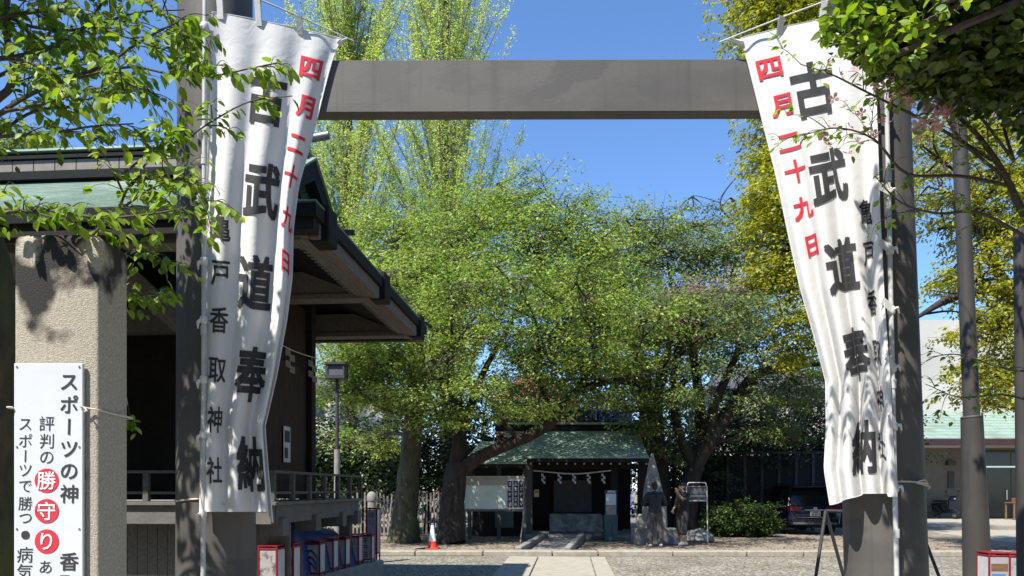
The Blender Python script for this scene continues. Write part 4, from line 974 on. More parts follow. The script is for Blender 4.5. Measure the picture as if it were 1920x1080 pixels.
tag(boulder((P(1310, 0, 21.6).x, 21.6, .16), (.42, .3, .3), 6, 'rock', 'low_boulder'), 'low flat boulder under the metal framed board', 'boulder')
# tubular framed board
root = empty('framed_board', (0, 0, 0)); tag(root, 'dark information board in a pale tubular frame behind the people', 'information board'); BY = 20.9
q = lambda px, py: P(px, py, BY)
m = MB(); gl = q(1327, 1012); gl.z = .01; g2 = q(1287, 1012); g2.z = .01
m.tube([gl, q(1325.5, 912), q(1287, 912), g2], .017, 8); m.tube(catmull([q(1289, 912), q(1290, 906), q(1296, 905), q(1318, 905), q(1323, 906), q(1324.5, 912)], 3), .013, 8); m.tube([q(1287, 939), q(1326, 939)], .015, 8); m.build('tube_frame', MT['pole'], root, smooth=True)
m = MB(); a, b = q(1288, 913), q(1325, 938); m.bb(a.x, b.x, BY + .005, BY + .02, b.z, a.z); m.build('board', MT['greyplastic'], root)
m = MB(); a, b = q(1291, 929), q(1322, 931); m.bb(a.x, b.x, BY - .004, BY + .004, b.z, a.z); m.build('strip', MT['pole'], root)

# ------------------------------------------------------------------ people
def bake(o, voxel=.012, smooth=2):
    md = o.modifiers.new('r', 'REMESH'); md.mode = 'VOXEL'; md.voxel_size = voxel; md.use_smooth_shade = True
    if smooth:
        ms = o.modifiers.new('s', 'SMOOTH'); ms.factor = .5; ms.iterations = smooth
    dg = bpy.context.evaluated_depsgraph_get(); dg.update(); me = bpy.data.meshes.new_from_object(o.evaluated_get(dg))
    o.modifiers.clear(); mm = o.data.materials[0]; o.data = me
    if len(me.materials) == 0: me.materials.append(mm)
    me.polygons.foreach_set('use_smooth', [True] * len(me.polygons)); return o
def chain(m, pts, radii):
    for i, p in enumerate(pts):
        m.ball(p, radii[i], 12, 8)
        if i: m.tube([pts[i - 1], p], [radii[i - 1], radii[i]], 12)
def hand(m, wrist, d, palm_n, side, curl=.5, s=1.0):
    d = Vector(d).normalized(); nn_ = Vector(palm_n); nn_ = (nn_ - d * nn_.dot(d)).normalized(); x = d.cross(nn_) * side
    w = Vector(wrist); pc = w + d * .05 * s
    chain(m, [w, pc - x * .018, w + d * .085 * s - x * .024], [.026, .022, .018]); chain(m, [w, pc + x * .018, w + d * .085 * s + x * .024], [.026, .022, .018])
    for k, (off, L) in enumerate(((-.033, .062), (-.011, .075), (.011, .07), (.032, .055))):
        a = w + d * .09 * s + x * off; b = a + (d * math.cos(curl) + nn_ * math.sin(curl)) * L * .55; c = b + (d * math.cos(2 * curl) + nn_ * math.sin(2 * curl)) * L * .5
        chain(m, [a, b, c], [.0105, .0095, .008])
    a = w + d * .03 * s - x * .03; b = a + (d * .6 - x * .8).normalized() * .04; c = b + (d * .95 - x * .1 + nn_ * .3).normalized() * .035
    chain(m, [a, b, c], [.013, .011, .009])
def person(loc, rz_, label, skel, mats, cap=False):
    root = empty('person', loc, rz_); tag(root, label, 'person', None)
    V = lambda *a: Vector(a)
    S = skel; hd = S['head']; look = Vector(S.get('look', (0, 1, 0))).normalized(); up = Vector((0, 0, 1)); rt_ = look.cross(up).normalized(); hu = rt_.cross(look)
    body = MB()
    chain(body, [S['pelvis'], S['waist'], S['chest'], S['neck'], hd - hu * .06], [.125, .115, .125, .055, .055])
    body.ball(hd + hu * .02, (.078, .092, .105), 14, 10); body.ball(hd + look * .03 - hu * .05, (.058, .062, .065), 12, 8)
    chain(body, [hd + look * .09 + hu * .015, hd + look * .108 - hu * .02], [.010, .016])
    for sx in (-1, 1): body.ball(hd + rt_ * sx * .078 - hu * .005, (.014, .02, .03), 8, 6)
    for sd in ('l', 'r'):
        sh, el, wr = S['arm_' + sd]; chain(body, [S['chest'] + V(0, 0, .06), sh, el, wr], [.06, .052, .040, .028])
        hand(body, wr, S['hand_' + sd][0], S['hand_' + sd][1], 1 if sd == 'r' else -1, S['hand_' + sd][2])
        hp, kn, an, toe = S['leg_' + sd]; chain(body, [S['pelvis'], hp, kn, an, toe], [.11, .085, .058, .042, .03])
    b = body.build('body', MT['skin'], root); bake(b, .010, 2)
    j = MB(); chain(j, [S['pelvis'] + V(0, 0, .02), S['waist'], S['chest'], S['chest'] + V(0, 0, .10)], [.148, .150, .160, .10])
    for sx in (-1, 1): chain(j, [S['pelvis'] + V(sx * .06, 0, .03), S['waist'] + V(sx * .045, 0, 0), S['chest'] + V(sx * .06, 0, .02)], [.125, .125, .125])
    for sd in ('l', 'r'):
        sh, el, wr = S['arm_' + sd]; e2 = wr if S.get('sleeve', 1) else el.lerp(wr, .12)
        chain(j, [S['chest'] + V(0, 0, .06), sh, el, e2], [.09, .078, .066, .052])
    j = j.build('jacket', MT[mats['top']], root); bake(j, .014, 2)
    t = MB()
    for sd in ('l', 'r'):
        hp, kn, an, toe = S['leg_' + sd]; end = an + V(0, 0, .03) if not S.get('shorts') else kn + (an - kn) * .30
        chain(t, [S['pelvis'] + V(0, 0, -.02), hp, kn, end], [.135, .112, .088, .085 if S.get('shorts') else .076])
    t = t.build('trousers', MT[mats['legs']], root); bake(t, .014, 2)
    for sd in ('l', 'r'):
        hp, kn, an, toe = S['leg_' + sd]; q = MB(); f = (toe - an); f.z = 0; f.normalize()
        chain(q, [V(an.x, an.y, .055) - f * .05, V(an.x, an.y, .06), V(toe.x, toe.y, .045) + f * .03], [.045, .055, .042]); q.v = [(a_, b_, max(0, c_)) for a_, b_, c_ in q.v]
        q.build('shoe', MT[mats['shoe']], root, smooth=True)
    if not cap:
        h = MB(); h.ball(hd + hu * .045 - look * .018, (.090, .10, .095), 14, 10); h.ball(hd - look * .05 - hu * .02, (.078, .06, .075), 12, 8); h = h.build('hair', MT['hair'], root); bake(h, .012, 1)
    else:
        h = MB(); h.ball(hd - look * .045 - hu * .01, (.083, .065, .08), 12, 8); h = h.build('hair', MT['hair'], root, smooth=True)
        k = MB(); k.ball(hd + hu * .07, (.096, .108, .07), 14, 10); k.prism([(-.08, .06), (.08, .06), (.07, .16), (.03, .19), (-.03, .19), (-.07, .16)], 'z', 0, .012)
        n0 = len(k.v) - 12; rot = Matrix((rt_, look, hu)).transposed()
        k.v[n0:] = [tuple(hd + hu * .055 + rot @ Vector(p)) for p in k.v[n0:]]
        k.build('cap', MT[mats['cap']], root, smooth=True)
    e = MB()
    for sx in (-1, 1): e.ball(hd + look * .083 + rt_ * sx * .032 + hu * .012, .0105, 8, 6)
    e.build('eyes', MT['hair'], root); e = MB(); e.ball(hd + look * .086 - hu * .062, (.022, .010, .006), 8, 6); e.build('mouth', MT['redroof'], root)
    return root
V = lambda *a: Vector(a)
A_ = dict(pelvis=V(0, 0, .93), waist=V(0, .01, 1.08), chest=V(0, .02, 1.30), neck=V(0, .035, 1.46), head=V(0, .06, 1.595), look=(0.05, 1, -.12),
          arm_l=(V(-.19, .02, 1.39), V(-.30, .04, 1.14), V(-.12, .24, 1.12)), arm_r=(V(.19, .02, 1.39), V(.30, .05, 1.14), V(.10, .25, 1.14)),
          hand_l=((.8, .5, .1), (0, .3, 1), .5), hand_r=((-.8, .5, .1), (0, .3, 1), .5),
          leg_l=(V(-.10, 0, .88), V(-.12, .03, .49), V(-.14, -.02, .09), V(-.15, .14, .04)), leg_r=(V(.10, 0, .88), V(.13, .02, .49), V(.15, -.04, .09), V(.19, .11, .04)))
person((P(1228, 0, 19.75).x, 19.75, .015), math.radians(6), 'person in dark jacket and grey trousers facing the pointed stone', A_, dict(top='navycloth', legs='greycloth', shoe='shoe'))
B_ = dict(pelvis=V(0, 0, .92), waist=V(0, -.01, 1.07), chest=V(0, -.03, 1.29), neck=V(0, -.02, 1.45), head=V(0, .015, 1.585), look=(0.0, 1, .42), sleeve=0, shorts=1,
          arm_l=(V(-.19, -.02, 1.38), V(-.27, .16, 1.24), V(-.20, .30, 1.42)), arm_r=(V(.19, -.02, 1.38), V(.27, .02, 1.12), V(.20, .17, .96)),
          hand_l=((0, .25, 1), (1, 0, 0), .35), hand_r=((-.3, .5, -.6), (-1, 0, 0), .7),
          leg_l=(V(-.10, 0, .88), V(-.13, .06, .48), V(-.15, .03, .09), V(-.18, .19, .04)), leg_r=(V(.10, 0, .88), V(.13, .01, .48), V(.14, -.06, .09), V(.19, .08, .04)))
person((P(1280, 0, 20.3).x, 20.3, .015), math.radians(112), 'person in cap, mottled top and shorts looking up with a raised hand', B_, dict(top='camo', legs='greycamo', shoe='shoe', cap='navycloth'), cap=True)

# ------------------------------------------------------------------ parked car, rear towards the gate
CYr = 24.9; car = empty('parked_car', (P(1528, 0, CYr).x, CYr, 0), math.radians(-3)); tag(car, 'dark navy sport utility car parked by the hedge, rear to the gate', 'car')
secs = []   # (y from rear, half width at sill / shoulder / roof, sill, shoulder, roof height)
def body_mesh():
    m = MB(); ys = [0.0, .05, .22, .55, .95, 2.0, 3.0, 3.5, 4.3, 4.6, 4.68]
    lo = [.42, .34, .30, .27, .26, .26, .26, .26, .28, .36, .42]; hi = [.88, .98, 1.02, 1.04, 1.04, 1.03, 1.02, 1.0, .92, .80, .70]
    wl = [.80, .86, .89, .91, .915, .915, .91, .905, .86, .78, .70]
    n = 16; vs = []
    for y, a, b, w in zip(ys, lo, hi, wl):
        ring = []
        for k in range(n):
            an = 2 * math.pi * k / n; cx, cz = math.cos(an), math.sin(an); p_ = .35
            x = w * math.copysign(abs(cx) ** p_, cx); z = (a + b) / 2 + (b - a) / 2 * math.copysign(abs(cz) ** p_, cz); ring.append((x, y, z))
        vs += ring
    fs = [(i * n + k, i * n + (k + 1) % n, (i + 1) * n + (k + 1) % n, (i + 1) * n + k) for i in range(len(ys) - 1) for k in range(n)] + [tuple(range(n)), tuple((len(ys) - 1) * n + k for k in range(n))]
    m.add(vs, fs); return m
body_mesh().build('body', MT['carpaint'], car, smooth=True)
def cabin(infl, z0, z1, mt, name, par):
    m = MB(); ys0 = (.10 - infl, 3.55 + infl); ys1 = (.48 - infl, 2.55 + infl); w0, w1 = .83 + infl, .64 + infl; vs = []
    for (ya, yb_, w, z) in ((*ys0, w0, z0), (*ys1, w1, z1)): vs += [(-w, ya, z), (w, ya, z), (w, yb_, z), (-w, yb_, z)]
    m.add(vs, [(0, 1, 2, 3), (4, 5, 6, 7), (0, 1, 5, 4), (1, 2, 6, 5), (2, 3, 7, 6), (3, 0, 4, 7)]); return m.build(name, MT[mt], par, bevel=.05)
cabin(0, .96, 1.60, 'darkglass', 'windows', car)
m = MB(); m.prism([(.28, 1.585), (2.65, 1.60), (2.4, 1.655), (1.4, 1.69), (.5, 1.665), (.25, 1.625)], 'x', -.66, .66); m.build('roof', MT['carpaint'], car, bevel=.03)
m = MB(); m.bb(-.62, .62, .16, .32, 1.60, 1.64); m.build('spoiler', MT['carpaint'], car, bevel=.012)
for sx in (-1, 1):
    m = MB(); m.tube([(sx * .60, .5, 1.70), (sx * .60, .6, 1.74), (sx * .60, 2.2, 1.74), (sx * .60, 2.3, 1.68)], .016, 8); m.build('roof_rail', MT['chrome'], car, smooth=True)
    for y in (.08, 1.9, 3.4) if False else (0,):
        m = MB(); m.bar((sx * .80, .12, .98), (sx * .635, .47, 1.60), .09, .06); m.build('rear_pillar', MT['carpaint'], car)
    m = MB(); m.prism([(sx * .34, .93), (sx * .82, .99), (sx * .86, .82), (sx * .55, .84)], 'y', -.022, .10); m.build('taillight', MT['taillight'], car, bevel=.008)
    m = MB(); m.bb(sx * .70 - .09, sx * .70 + .09, -.03, .02, .50, .56); m.build('reflector', MT['taillight'], car)
    for y in (.95, 3.65):
        w_ = empty('wheel', (sx * .80, y, .335)); w_.parent = car; m = MB(); m.tube([(-.11, 0, 0), (-.10, 0, 0), (.10, 0, 0), (.11, 0, 0)], [.31, .335, .335, .31], 24); m.build('tyre', MT['rubber'], w_, smooth=True)
        m = MB(); m.tube([(sx * .112, 0, 0), (sx * .116, 0, 0)], [.22, .20], 20); m.build('rim', MT['chrome'], w_, smooth=True)
    m = MB(); m.bar((sx * .9, 2.75, 1.02), (sx * 1.04, 2.75, 1.06), .12, .14); m.build('wing_mirror', MT['carpaint'], car, bevel=.02)
m = MB(); m.bb(-.80, .80, -.05, .25, .36, .60); m.build('bumper', MT['carpaint'], car, bevel=.035)
m = MB(); m.bb(-.72, .72, -.058, -.02, .37, .44); m.build('bumper_trim', MT['greyplastic'], car, bevel=.01)
m = MB(); m.bb(-.60, .60, -.056, -.03, .60, .615); m.build('bumper_edge', MT['chrome'], car)
m = MB(); m.bb(-.36, .36, -.045, .05, .835, .865); m.build('tailgate_trim', MT['chrome'], car, bevel=.006)
m = MB(); m.bb(-.165, .165, -.06, -.02, .645, .81); npl = m.build('number_plate', MT['paper'], car, bevel=.004)
for k in range(2): brush(npl, .045 + .075 * k, -.0625, .705, .07, 'teal', 3 + k)
m = MB()
for x in (-.12, -.08, -.02): m.bb(x, x + .025, -.063, -.0605, .67, .73)
m.bb(-.08, .08, -.063, -.0605, .765, .79); m.build('plate_marks', MT['teal'], npl)
m = MB(); m.tube([(.055 * math.cos(a), -.03, .91 + .035 * math.sin(a)) for a in np.linspace(0, 2 * math.pi, 21)], .008, 6); m.bar((-.05, -.03, .91), (.05, -.03, .91), .008, .012); m.build('emblem', MT['chrome'], car)
m = MB(); m.bar((-.05, .02, 1.02), (.42, .08, 1.06), .01, .012); m.build('rear_wiper', MT['rubber'], car)

# ------------------------------------------------------------------ dark panel fence behind the hedge
fn = empty('panel_fence', (0, 0, 0)); tag(fn, 'dark panelled fence with upright posts behind the hedge', 'fence'); FY = 27.5
xs = np.linspace(P(1300, 0, FY).x, P(1620, 0, FY).x, 11)
for i, x in enumerate(xs):
    m = MB(); m.bb(x - .05, x + .05, FY - .05, FY + .05, 0, 2.85); m.build('fence_post', MT['darksteel'], fn)
    if i < len(xs) - 1: m = MB(); m.bb(x + .055, xs[i + 1] - .055, FY - .015, FY + .015, .12, 2.78); m.build('fence_panel', MT['fencepanel'], fn)
m = MB(); m.bb(xs[0] - .05, xs[-1] + .05, FY - .06, FY + .06, 2.852, 2.93); m.build('top_rail', MT['darksteel'], fn)
# slatted wooden fence behind the tree trunks
fn = empty('picket_fence', (0, 0, 0)); tag(fn, 'weathered upright picket fence behind the tree trunks', 'fence'); FY2 = 24.2; x = -5.3; q = random.Random(2)
while x < -1.5:
    h = q.uniform(1.35, 1.5); m = MB(); m.bb(x, x + .055, FY2, FY2 + .025, .05, h); o = m.build('picket', MT['paletwig'], fn); o.rotation_euler = (0, q.uniform(-.01, .01), 0); x += .125
for z in (.45, 1.15): m = MB(); m.bb(-5.4, -1.4, FY2 + .026, FY2 + .06, z, z + .06); m.build('fence_rail', MT['oldwood'], fn)

# ------------------------------------------------------------------ white building on the right
bd = empty('white_building', (0, 0, 0)); tag(bd, 'white building with green copper porch roof and dark glass doors', 'building'); BYf = 38.6
m = MB(); m.bb(16.5, 40, BYf, BYf + .3, 0.0, 4.35); m.build('front_wall', mat('shaded_beige_render', (.15, .14, .118), (.125, .117, .098), .9, 2), bd)  # beige wall darkened, the deep porch shade is put into its colour
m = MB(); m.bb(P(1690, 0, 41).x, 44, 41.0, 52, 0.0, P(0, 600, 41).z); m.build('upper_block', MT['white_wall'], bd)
m = MB(); ez, e0 = P(0, 822, 35.4).z, P(1705, 0, 35.4).x
rows2 = 9
for k in range(rows2):
    t0, t1 = k / rows2, (k + 1) / rows2 + .02; y0, y1 = 35.4 + 5.4 * t0, 35.4 + 5.4 * t1; z0, z1 = ez + 1.75 * t0 + .03, ez + 1.75 * t1
    vs = [(e0 + 3.2 * t0, y0, z0), (44, y0, z0), (44, y1, z1), (e0 + 3.2 * t1, y1, z1)]; vs += [(a, b, c - .05) for a, b, c in vs]
    m.add(vs, [(0, 1, 2, 3), (4, 7, 6, 5), (0, 4, 5, 1), (1, 5, 6, 2), (2, 6, 7, 3), (3, 7, 4, 0)])
m.build('porch_roof', MT['palecopper'], bd)
m = MB(); m.bb(e0, 44, 35.38, 35.55, ez - .33, ez - .021); m.build('fascia', MT['maroon'], bd)
m = MB(); m.bb(e0 + .05, 44, 35.56, BYf - .002, ez - .28, ez - .22); m.build('porch_ceiling', MT['beige_wall'], bd)
d0 = P(1845, 0, BYf).x
for i in range(4):
    xa_ = d0 + i * 1.35; m = MB(); m.bb(xa_ + .04, xa_ + 1.31, BYf - .03, BYf - .004, .08, 2.65); dd = m.build('glass_door', MT['darkglass'], bd)
    m = MB(); m.bb(xa_ + 1.12, xa_ + 1.16, BYf - .07, BYf - .032, 1.0, 1.5); m.build('door_handle', MT['chrome'], dd)
    m = MB(); m.bb(xa_ + .04, xa_ + 1.31, BYf - .03, BYf - .004, 2.75, 3.55); m.build('transom_window', MT['darkglass'], bd)
m = MB(); m.bb(d0, d0 + 5.4, BYf - .05, BYf - .002, 2.66, 2.74); m.build('door_head', MT['chrome'], bd)
a, b = P(1779, 884, 38.5), P(1790, 915, 38.5); m = MB(); m.bb(a.x, b.x, 38.53, 38.59, b.z, a.z); m.build('wall_plaque', MT['darksteel'], bd)
a, b = P(1777, 864, 38.4), P(1792, 872, 38.4); m = MB(); m.bb(a.x, b.x, 38.35, 38.59, b.z, a.z); m.build('wall_lamp', MT['darksteel'], bd)
# scooter seen from the front
c = P(1786, 0, 37.2); sc_ = empty('scooter', (c.x, 37.2, .06), math.radians(8)); tag(sc_, 'black scooter parked against the beige wall of the white building', 'scooter')
m = MB(); m.prism([(-.13, .35), (.13, .35), (.25, .62), (.22, 1.0), (.1, 1.1), (-.1, 1.1), (-.22, 1.0), (-.25, .62)], 'y', -.04, .05); m.build('leg_shield', MT['carpaint'], sc_, bevel=.02)
m = MB(); m.ball((0, -.06, 1.02), (.17, .12, .13), 14, 10); m.build('headlamp_cowl', MT['carpaint'], sc_, smooth=True); m = MB(); m.ball((0, -.15, 1.02), (.08, .04, .05), 12, 8); m.build('headlamp', MT['chrome'], sc_, smooth=True)
m = MB(); m.tube(catmull([(-.36, .06, 1.16), (-.15, 0, 1.13), (.15, 0, 1.13), (.36, .06, 1.16)], 4), .016, 8); m.build('handlebar', MT['rubber'], sc_, smooth=True)
for sx in (-1, 1): m = MB(); m.tube([(sx * .27, .03, 1.14), (sx * .34, .02, 1.34)], .008, 6); m.ball((sx * .35, .02, 1.38), (.06, .02, .045), 10, 8); m.build('mirror', MT['rubber'], sc_, smooth=True)
for y in (-.18, 1.1):
    w_ = empty('wheel', (0, y, .23)); w_.parent = sc_; m = MB(); m.tube([(-.05, 0, 0), (-.03, 0, 0), (.03, 0, 0), (.05, 0, 0)], [.17, .23, .23, .17], 20); m.build('tyre', MT['rubber'], w_, smooth=True); m = MB(); m.tube([(-.052, 0, 0), (.052, 0, 0)], .13, 14); m.build('rim', MT['steel'], w_, smooth=True)
m = MB(); m.prism([(-.28, .25), (1.25, .25), (1.35, .75), (.6, .82), (.35, .42), (.1, .40)][1:] + [(.05, .3)], 'x', -.17, .17); m.build('rear_body', MT['carpaint'], sc_, bevel=.03)
m = MB(); m.bb(-.15, .15, .5, 1.25, .83, .93); m.build('seat', MT['rubber'], sc_, bevel=.03); m = MB(); m.prism([(-.09, .42), (.09, .42), (.1, .3), (-.1, .3)], 'y', -.38, .0); m.build('mudguard', MT['carpaint'], sc_, bevel=.02)
# bicycle partly behind the pillar
c = P(1728, 0, 37.4); bi = empty('bicycle', (c.x, 37.4, .062), math.radians(80)); tag(bi, 'dark bicycle parked against the wall behind the gate pillar', 'bicycle')
for y in (-.52, .52):
    w_ = empty('wheel', (0, y, .33)); w_.parent = bi
    m = MB(); m.tube([(0, .315 * math.cos(a), .315 * math.sin(a)) for a in np.linspace(0, 2 * math.pi, 29)], .018, 6); m.build('tyre', MT['rubber'], w_, smooth=True)
    m = MB()
    for k in range(10): a = math.pi * 2 * k / 10; m.tube([(0, 0, 0), (0, .30 * math.cos(a), .30 * math.sin(a))], .003, 4)
    m.build('spokes', MT['steel'], w_)
m = MB()
for a, b in (((0, -.52, .33), (0, -.12, .78)), ((0, -.12, .78), (0, .0, .30)), ((0, .0, .30), (0, -.52, .33)), ((0, .0, .30), (0, .38, .80)), ((0, -.12, .76), (0, .38, .82)), ((0, .36, .95), (0, .52, .33)), ((0, -.12, .78), (0, -.15, .90))): m.tube([a, b], .015, 8)
m.build('frame', MT['carpaint'], bi, smooth=True)
m = MB(); m.ball((0, -.16, .92), (.08, .13, .04), 12, 8); m.build('saddle', MT['rubber'], bi, smooth=True); m = MB(); m.tube(catmull([(-.28, .22, 1.02), (-.12, .36, 1.0), (.12, .36, 1.0), (.28, .22, 1.02)], 4), .013, 8); m.build('handlebar', MT['chrome'], bi, smooth=True)
m = MB(); m.bb(-.17, .17, .45, .75, .72, .96); m.build('basket', MT['darksteel'], bi); m = MB(); m.tube([(-.1, -.02, .3), (.1, .02, .3)], .012, 6); m.bb(-.16, -.09, -.06, .02, .29, .31); m.bb(.09, .16, -.02, .06, .29, .31); m.build('pedals', MT['rubber'], bi)
# wooden table
c = P(1917, 0, 36.2); root = empty('wooden_table', (c.x, 36.2, .06)); tag(root, 'small brown wooden table on the pavement before glass doors', 'table')
m = MB(); m.bb(-.65, .65, -.35, .35, .80, .85); m.build('table_top', MT['tablewood'], root, bevel=.006)
for sx in (-1, 1):
    for sy in (-1, 1): m = MB(); m.bb(sx * .6 - .03, sx * .6 + .03, sy * .3 - .03, sy * .3 + .03, 0, .799); m.build('leg', MT['tablewood'], root)
m = MB(); m.bb(-.55, .0, -.2, .2, .851, 1.05); o = m.build('wooden_tray', MT['tablewood'], None, bevel=.01); o.location = (c.x + .15, 36.2, .062); tag(o, 'shallow brown wooden box on the small table', 'box')

# ------------------------------------------------------------------ houses beyond the trees
def house(px0, px1, Y, zw, zr, wall, roof, label):
    a, b = P(px0, 0, Y), P(px1, 0, Y); root = empty('far_house', (0, 0, 0)); tag(root, label, 'house')
    m = MB(); m.bb(a.x, b.x, Y, Y + 7, 0, zw); m.build('wall', MT[wall], root)
    m = MB(); o_ = .4; vs = [(a.x - o_, Y - o_, zw), (b.x + o_, Y - o_, zw), (b.x + o_, Y + 7 + o_, zw), (a.x - o_, Y + 7 + o_, zw), (a.x + 1.6, Y + 3.5, zr), (b.x - 1.6, Y + 3.5, zr)]
    m.add(vs, [(0, 1, 5, 4), (1, 2, 5), (2, 3, 4, 5), (3, 0, 4), (0, 3, 2, 1)]); m.build('roof', MT[roof], root)
    x = a.x + .6
    while x < b.x - 1.4:
        m = MB(); m.bb(x, x + 1.1, Y - .06, Y - .002, zw - 1.9, zw - .6); w_ = m.build('window', MT['darkglass'], root); m = MB(); m.bb(x - .06, x + 1.16, Y - .09, Y - .062, zw - 1.97, zw - 1.9); m.build('sill', MT['pole'], w_); x += 2.2
house(930, 1082, 46, P(0, 752, 46).z, P(0, 704, 49.5).z, 'tablewood', 'redroof', 'brown house with red tiled roof glimpsed through the trees')
house(1088, 1185, 48, P(0, 770, 48).z, P(0, 735, 51).z, 'bluesheet', 'greyplastic', 'house with blue sheeting glimpsed beside the red roof')
house(560, 720, 50, P(0, 730, 50).z, P(0, 690, 53).z, 'white_wall', 'greyplastic', 'pale house glimpsed behind the lamp post')
house(1340, 1560, 47, P(0, 730, 47).z, P(0, 690, 50).z, 'white_wall', 'greyplastic', 'pale house glimpsed above the dark panel fence')

# ------------------------------------------------------------------ trees
UP = np.array([[0, 0, 1.0]])
def spray_arrays(rng, pos, dirs, length, per, size, lateral, droop, nrand=.55):
    """leaves along short sprays; returns arrays for leaf_mesh plus twig ends"""
    n = len(pos); d = nrm(dirs); side = nrm(np.cross(d, UP) + 1e-4)
    t = rng.random((n, per)); s = np.where(rng.random((n, per)) < .5, -1.0, 1.0)
    p = pos[:, None] + d[:, None] * (t * length[:, None])[..., None] + side[:, None] * (s * rng.random((n, per)) * lateral)[..., None] + rng.normal(size=(n, per, 3)) * lateral * .35
    p[..., 2] -= droop * t ** 2 * length[:, None]
    ax = d[:, None] * .6 + side[:, None] * s[..., None] * .9 + rng.normal(size=(n, per, 3)) * .35; ax[..., 2] -= .35 + droop
    nn = UP[None] + rng.normal(size=(n, per, 3)) * nrand
    sz = size * rng.uniform(.7, 1.25, (n, per))
    return p.reshape(-1, 3), ax.reshape(-1, 3), nn.reshape(-1, 3), sz.ravel()

def clump_points(rng, clumps, dense=False):
    """spray positions gathered into leafy pads with gaps between them; also each spray's pad, and the pad centres per clump"""
    P_, D_, I_, C_ = [], [], [], []; base = 0
    for (c, r, n) in clumps:
        c = np.array(c); r = np.array(r); ns = max(3, n // (9 if dense else 20))
        d = nrm(rng.normal(size=(ns, 3))); sub_ = c + d * rng.random((ns, 1)) ** .4 * r
        k = rng.integers(0, ns, n); pad = min(.62, .5 * float(np.mean(r))) * np.array([1, 1, .30 if not dense else .6]); j = rng.normal(size=(n, 3)) * pad * .8
        j[:, 2] -= .10 * (j[:, 0] ** 2 + j[:, 1] ** 2)
        P_.append(sub_[k] + j); D_.append(nrm(j) * np.array([1, 1, .4]) + .5 * (sub_[k] - c) / np.maximum(r, .1) * np.array([1, 1, .5]) + rng.normal(size=(n, 3)) * .3)
        I_.append(k + base); base += ns; C_.append(sub_)
    return np.concatenate(P_), np.concatenate(D_), np.concatenate(I_), C_

def px_clumps(lst, per_px):
    """(px, py, Y, rx px, ry px[, density]) -> metric ellipsoids"""
    out = []
    for q in lst:
        px, py, Y, rx, ry = q[:5]; dn = q[5] if len(q) > 5 else 1.0
        c = P(px, py, Y); a, b = M(rx, Y), M(ry, Y)
        out.append((c, (a, min(a, b) * 1.1 + .3, b), max(6, int(rx * ry * per_px * dn))))
    return out

def far_tree(name, label, clumps, limbs, leaf, bark, seed, group=None, lsize=.12, per=12, slen=(.35, .75), lateral=.16, droop=.15, up=.1, cat='tree', nrand=.55, twigs=.5, limb_to_clump=True, base=None, vbias=0.0, tmpl=LEAF_FAR, dense=False):
    rng = np.random.default_rng(seed); b0 = Vector(limbs[0][0][0]) if base is None else Vector(base)
    root = empty(name, (b0.x, b0.y, 0)); tag(root, label, cat, group); off = Vector((b0.x, b0.y, 0)); npo = np.array(off)
    m = MB(); allp = []
    for pts, rad in limbs:
        cp = catmull(pts, 6); rr = lerps(rad, len(cp))
        q = random.Random(seed)
        cp2 = [p - off + Vector((q.uniform(-1, 1), q.uniform(-1, 1), 0)) * rr[i] * .05 for i, p in enumerate(cp)]
        m.tube(cp2, rr, 12); allp += [(p, rr[i]) for i, p in enumerate(cp)]
    tk = m.build('trunk', bark, root, smooth=True)
    pos, dirs, padi, pads = clump_points(rng, clumps, dense); dirs[:, 2] += up
    L = rng.uniform(slen[0], slen[1], len(pos))
    p, a, nn, sz = spray_arrays(rng, pos, dirs, L, per, lsize, lateral, droop, nrand)
    val = np.clip(rng.normal(.5 + vbias, .22, len(p)) + np.repeat(rng.normal(0, .08, len(pos)) + rng.normal(0, .17, padi.max() + 1)[padi], per), 0, 1)
    keep = p[:, 2] > .05
    cr = link('crown', leaf_mesh('crown', tmpl, (p - npo)[keep], a[keep], nn[keep], sz[keep], val[keep]), leaf, root); cr['kind'] = 'stuff'
    # branches into every clump, then fine twigs
    if limb_to_clump:
        m = MB(); q = random.Random(seed + 1); hubs = []
        ends = [x for x in allp if x[0].z > 1.2] or allp
        for (c, r, n), pc in zip(clumps, pads):
            c = Vector(c); best = min(ends, key=lambda e: (e[0] - c).length + max(0, e[0].z - c.z) * 1.2)
            s0, r0 = best; r0 = min(r0 * .6, .09); mid = s0.lerp(c, .5) + Vector((q.uniform(-.3, .3), q.uniform(-.3, .3), q.uniform(-.15, .35)))
            pts = catmull([s0, mid, c], 5); m.tube([x - off for x in pts], [r0, r0 * .6, .022], 6); hubs.append(c)
            for e in pc[:20]:
                e = Vector(e)
                st = pts[q.randrange(len(pts) // 2, len(pts))]; mm = st.lerp(e, .5) + Vector((q.uniform(-.15, .15), q.uniform(-.15, .15), q.uniform(-.1, .15)))
                m.tube([x - off for x in catmull([st, mm, e], 3)], [.032, .02, .008], 5)
        br = m.build('branches', bark, root, smooth=True); br['kind'] = 'stuff'
    if twigs > 0:
        k = rng.random(len(pos)) < twigs; d = nrm(dirs[k]); A = pos[k] - d * (L[k] * .9)[:, None] - npo; B = pos[k] + d * L[k][:, None] - npo
        tw = link('twigs', twig_mesh('twigs', A, B, np.full(len(A), .009), np.full(len(A), .003)), MT['twig'], root); tw['kind'] = 'stuff'
    return root
def G(px, Y): v = P(px, 0, Y); v.z = -.05; return v

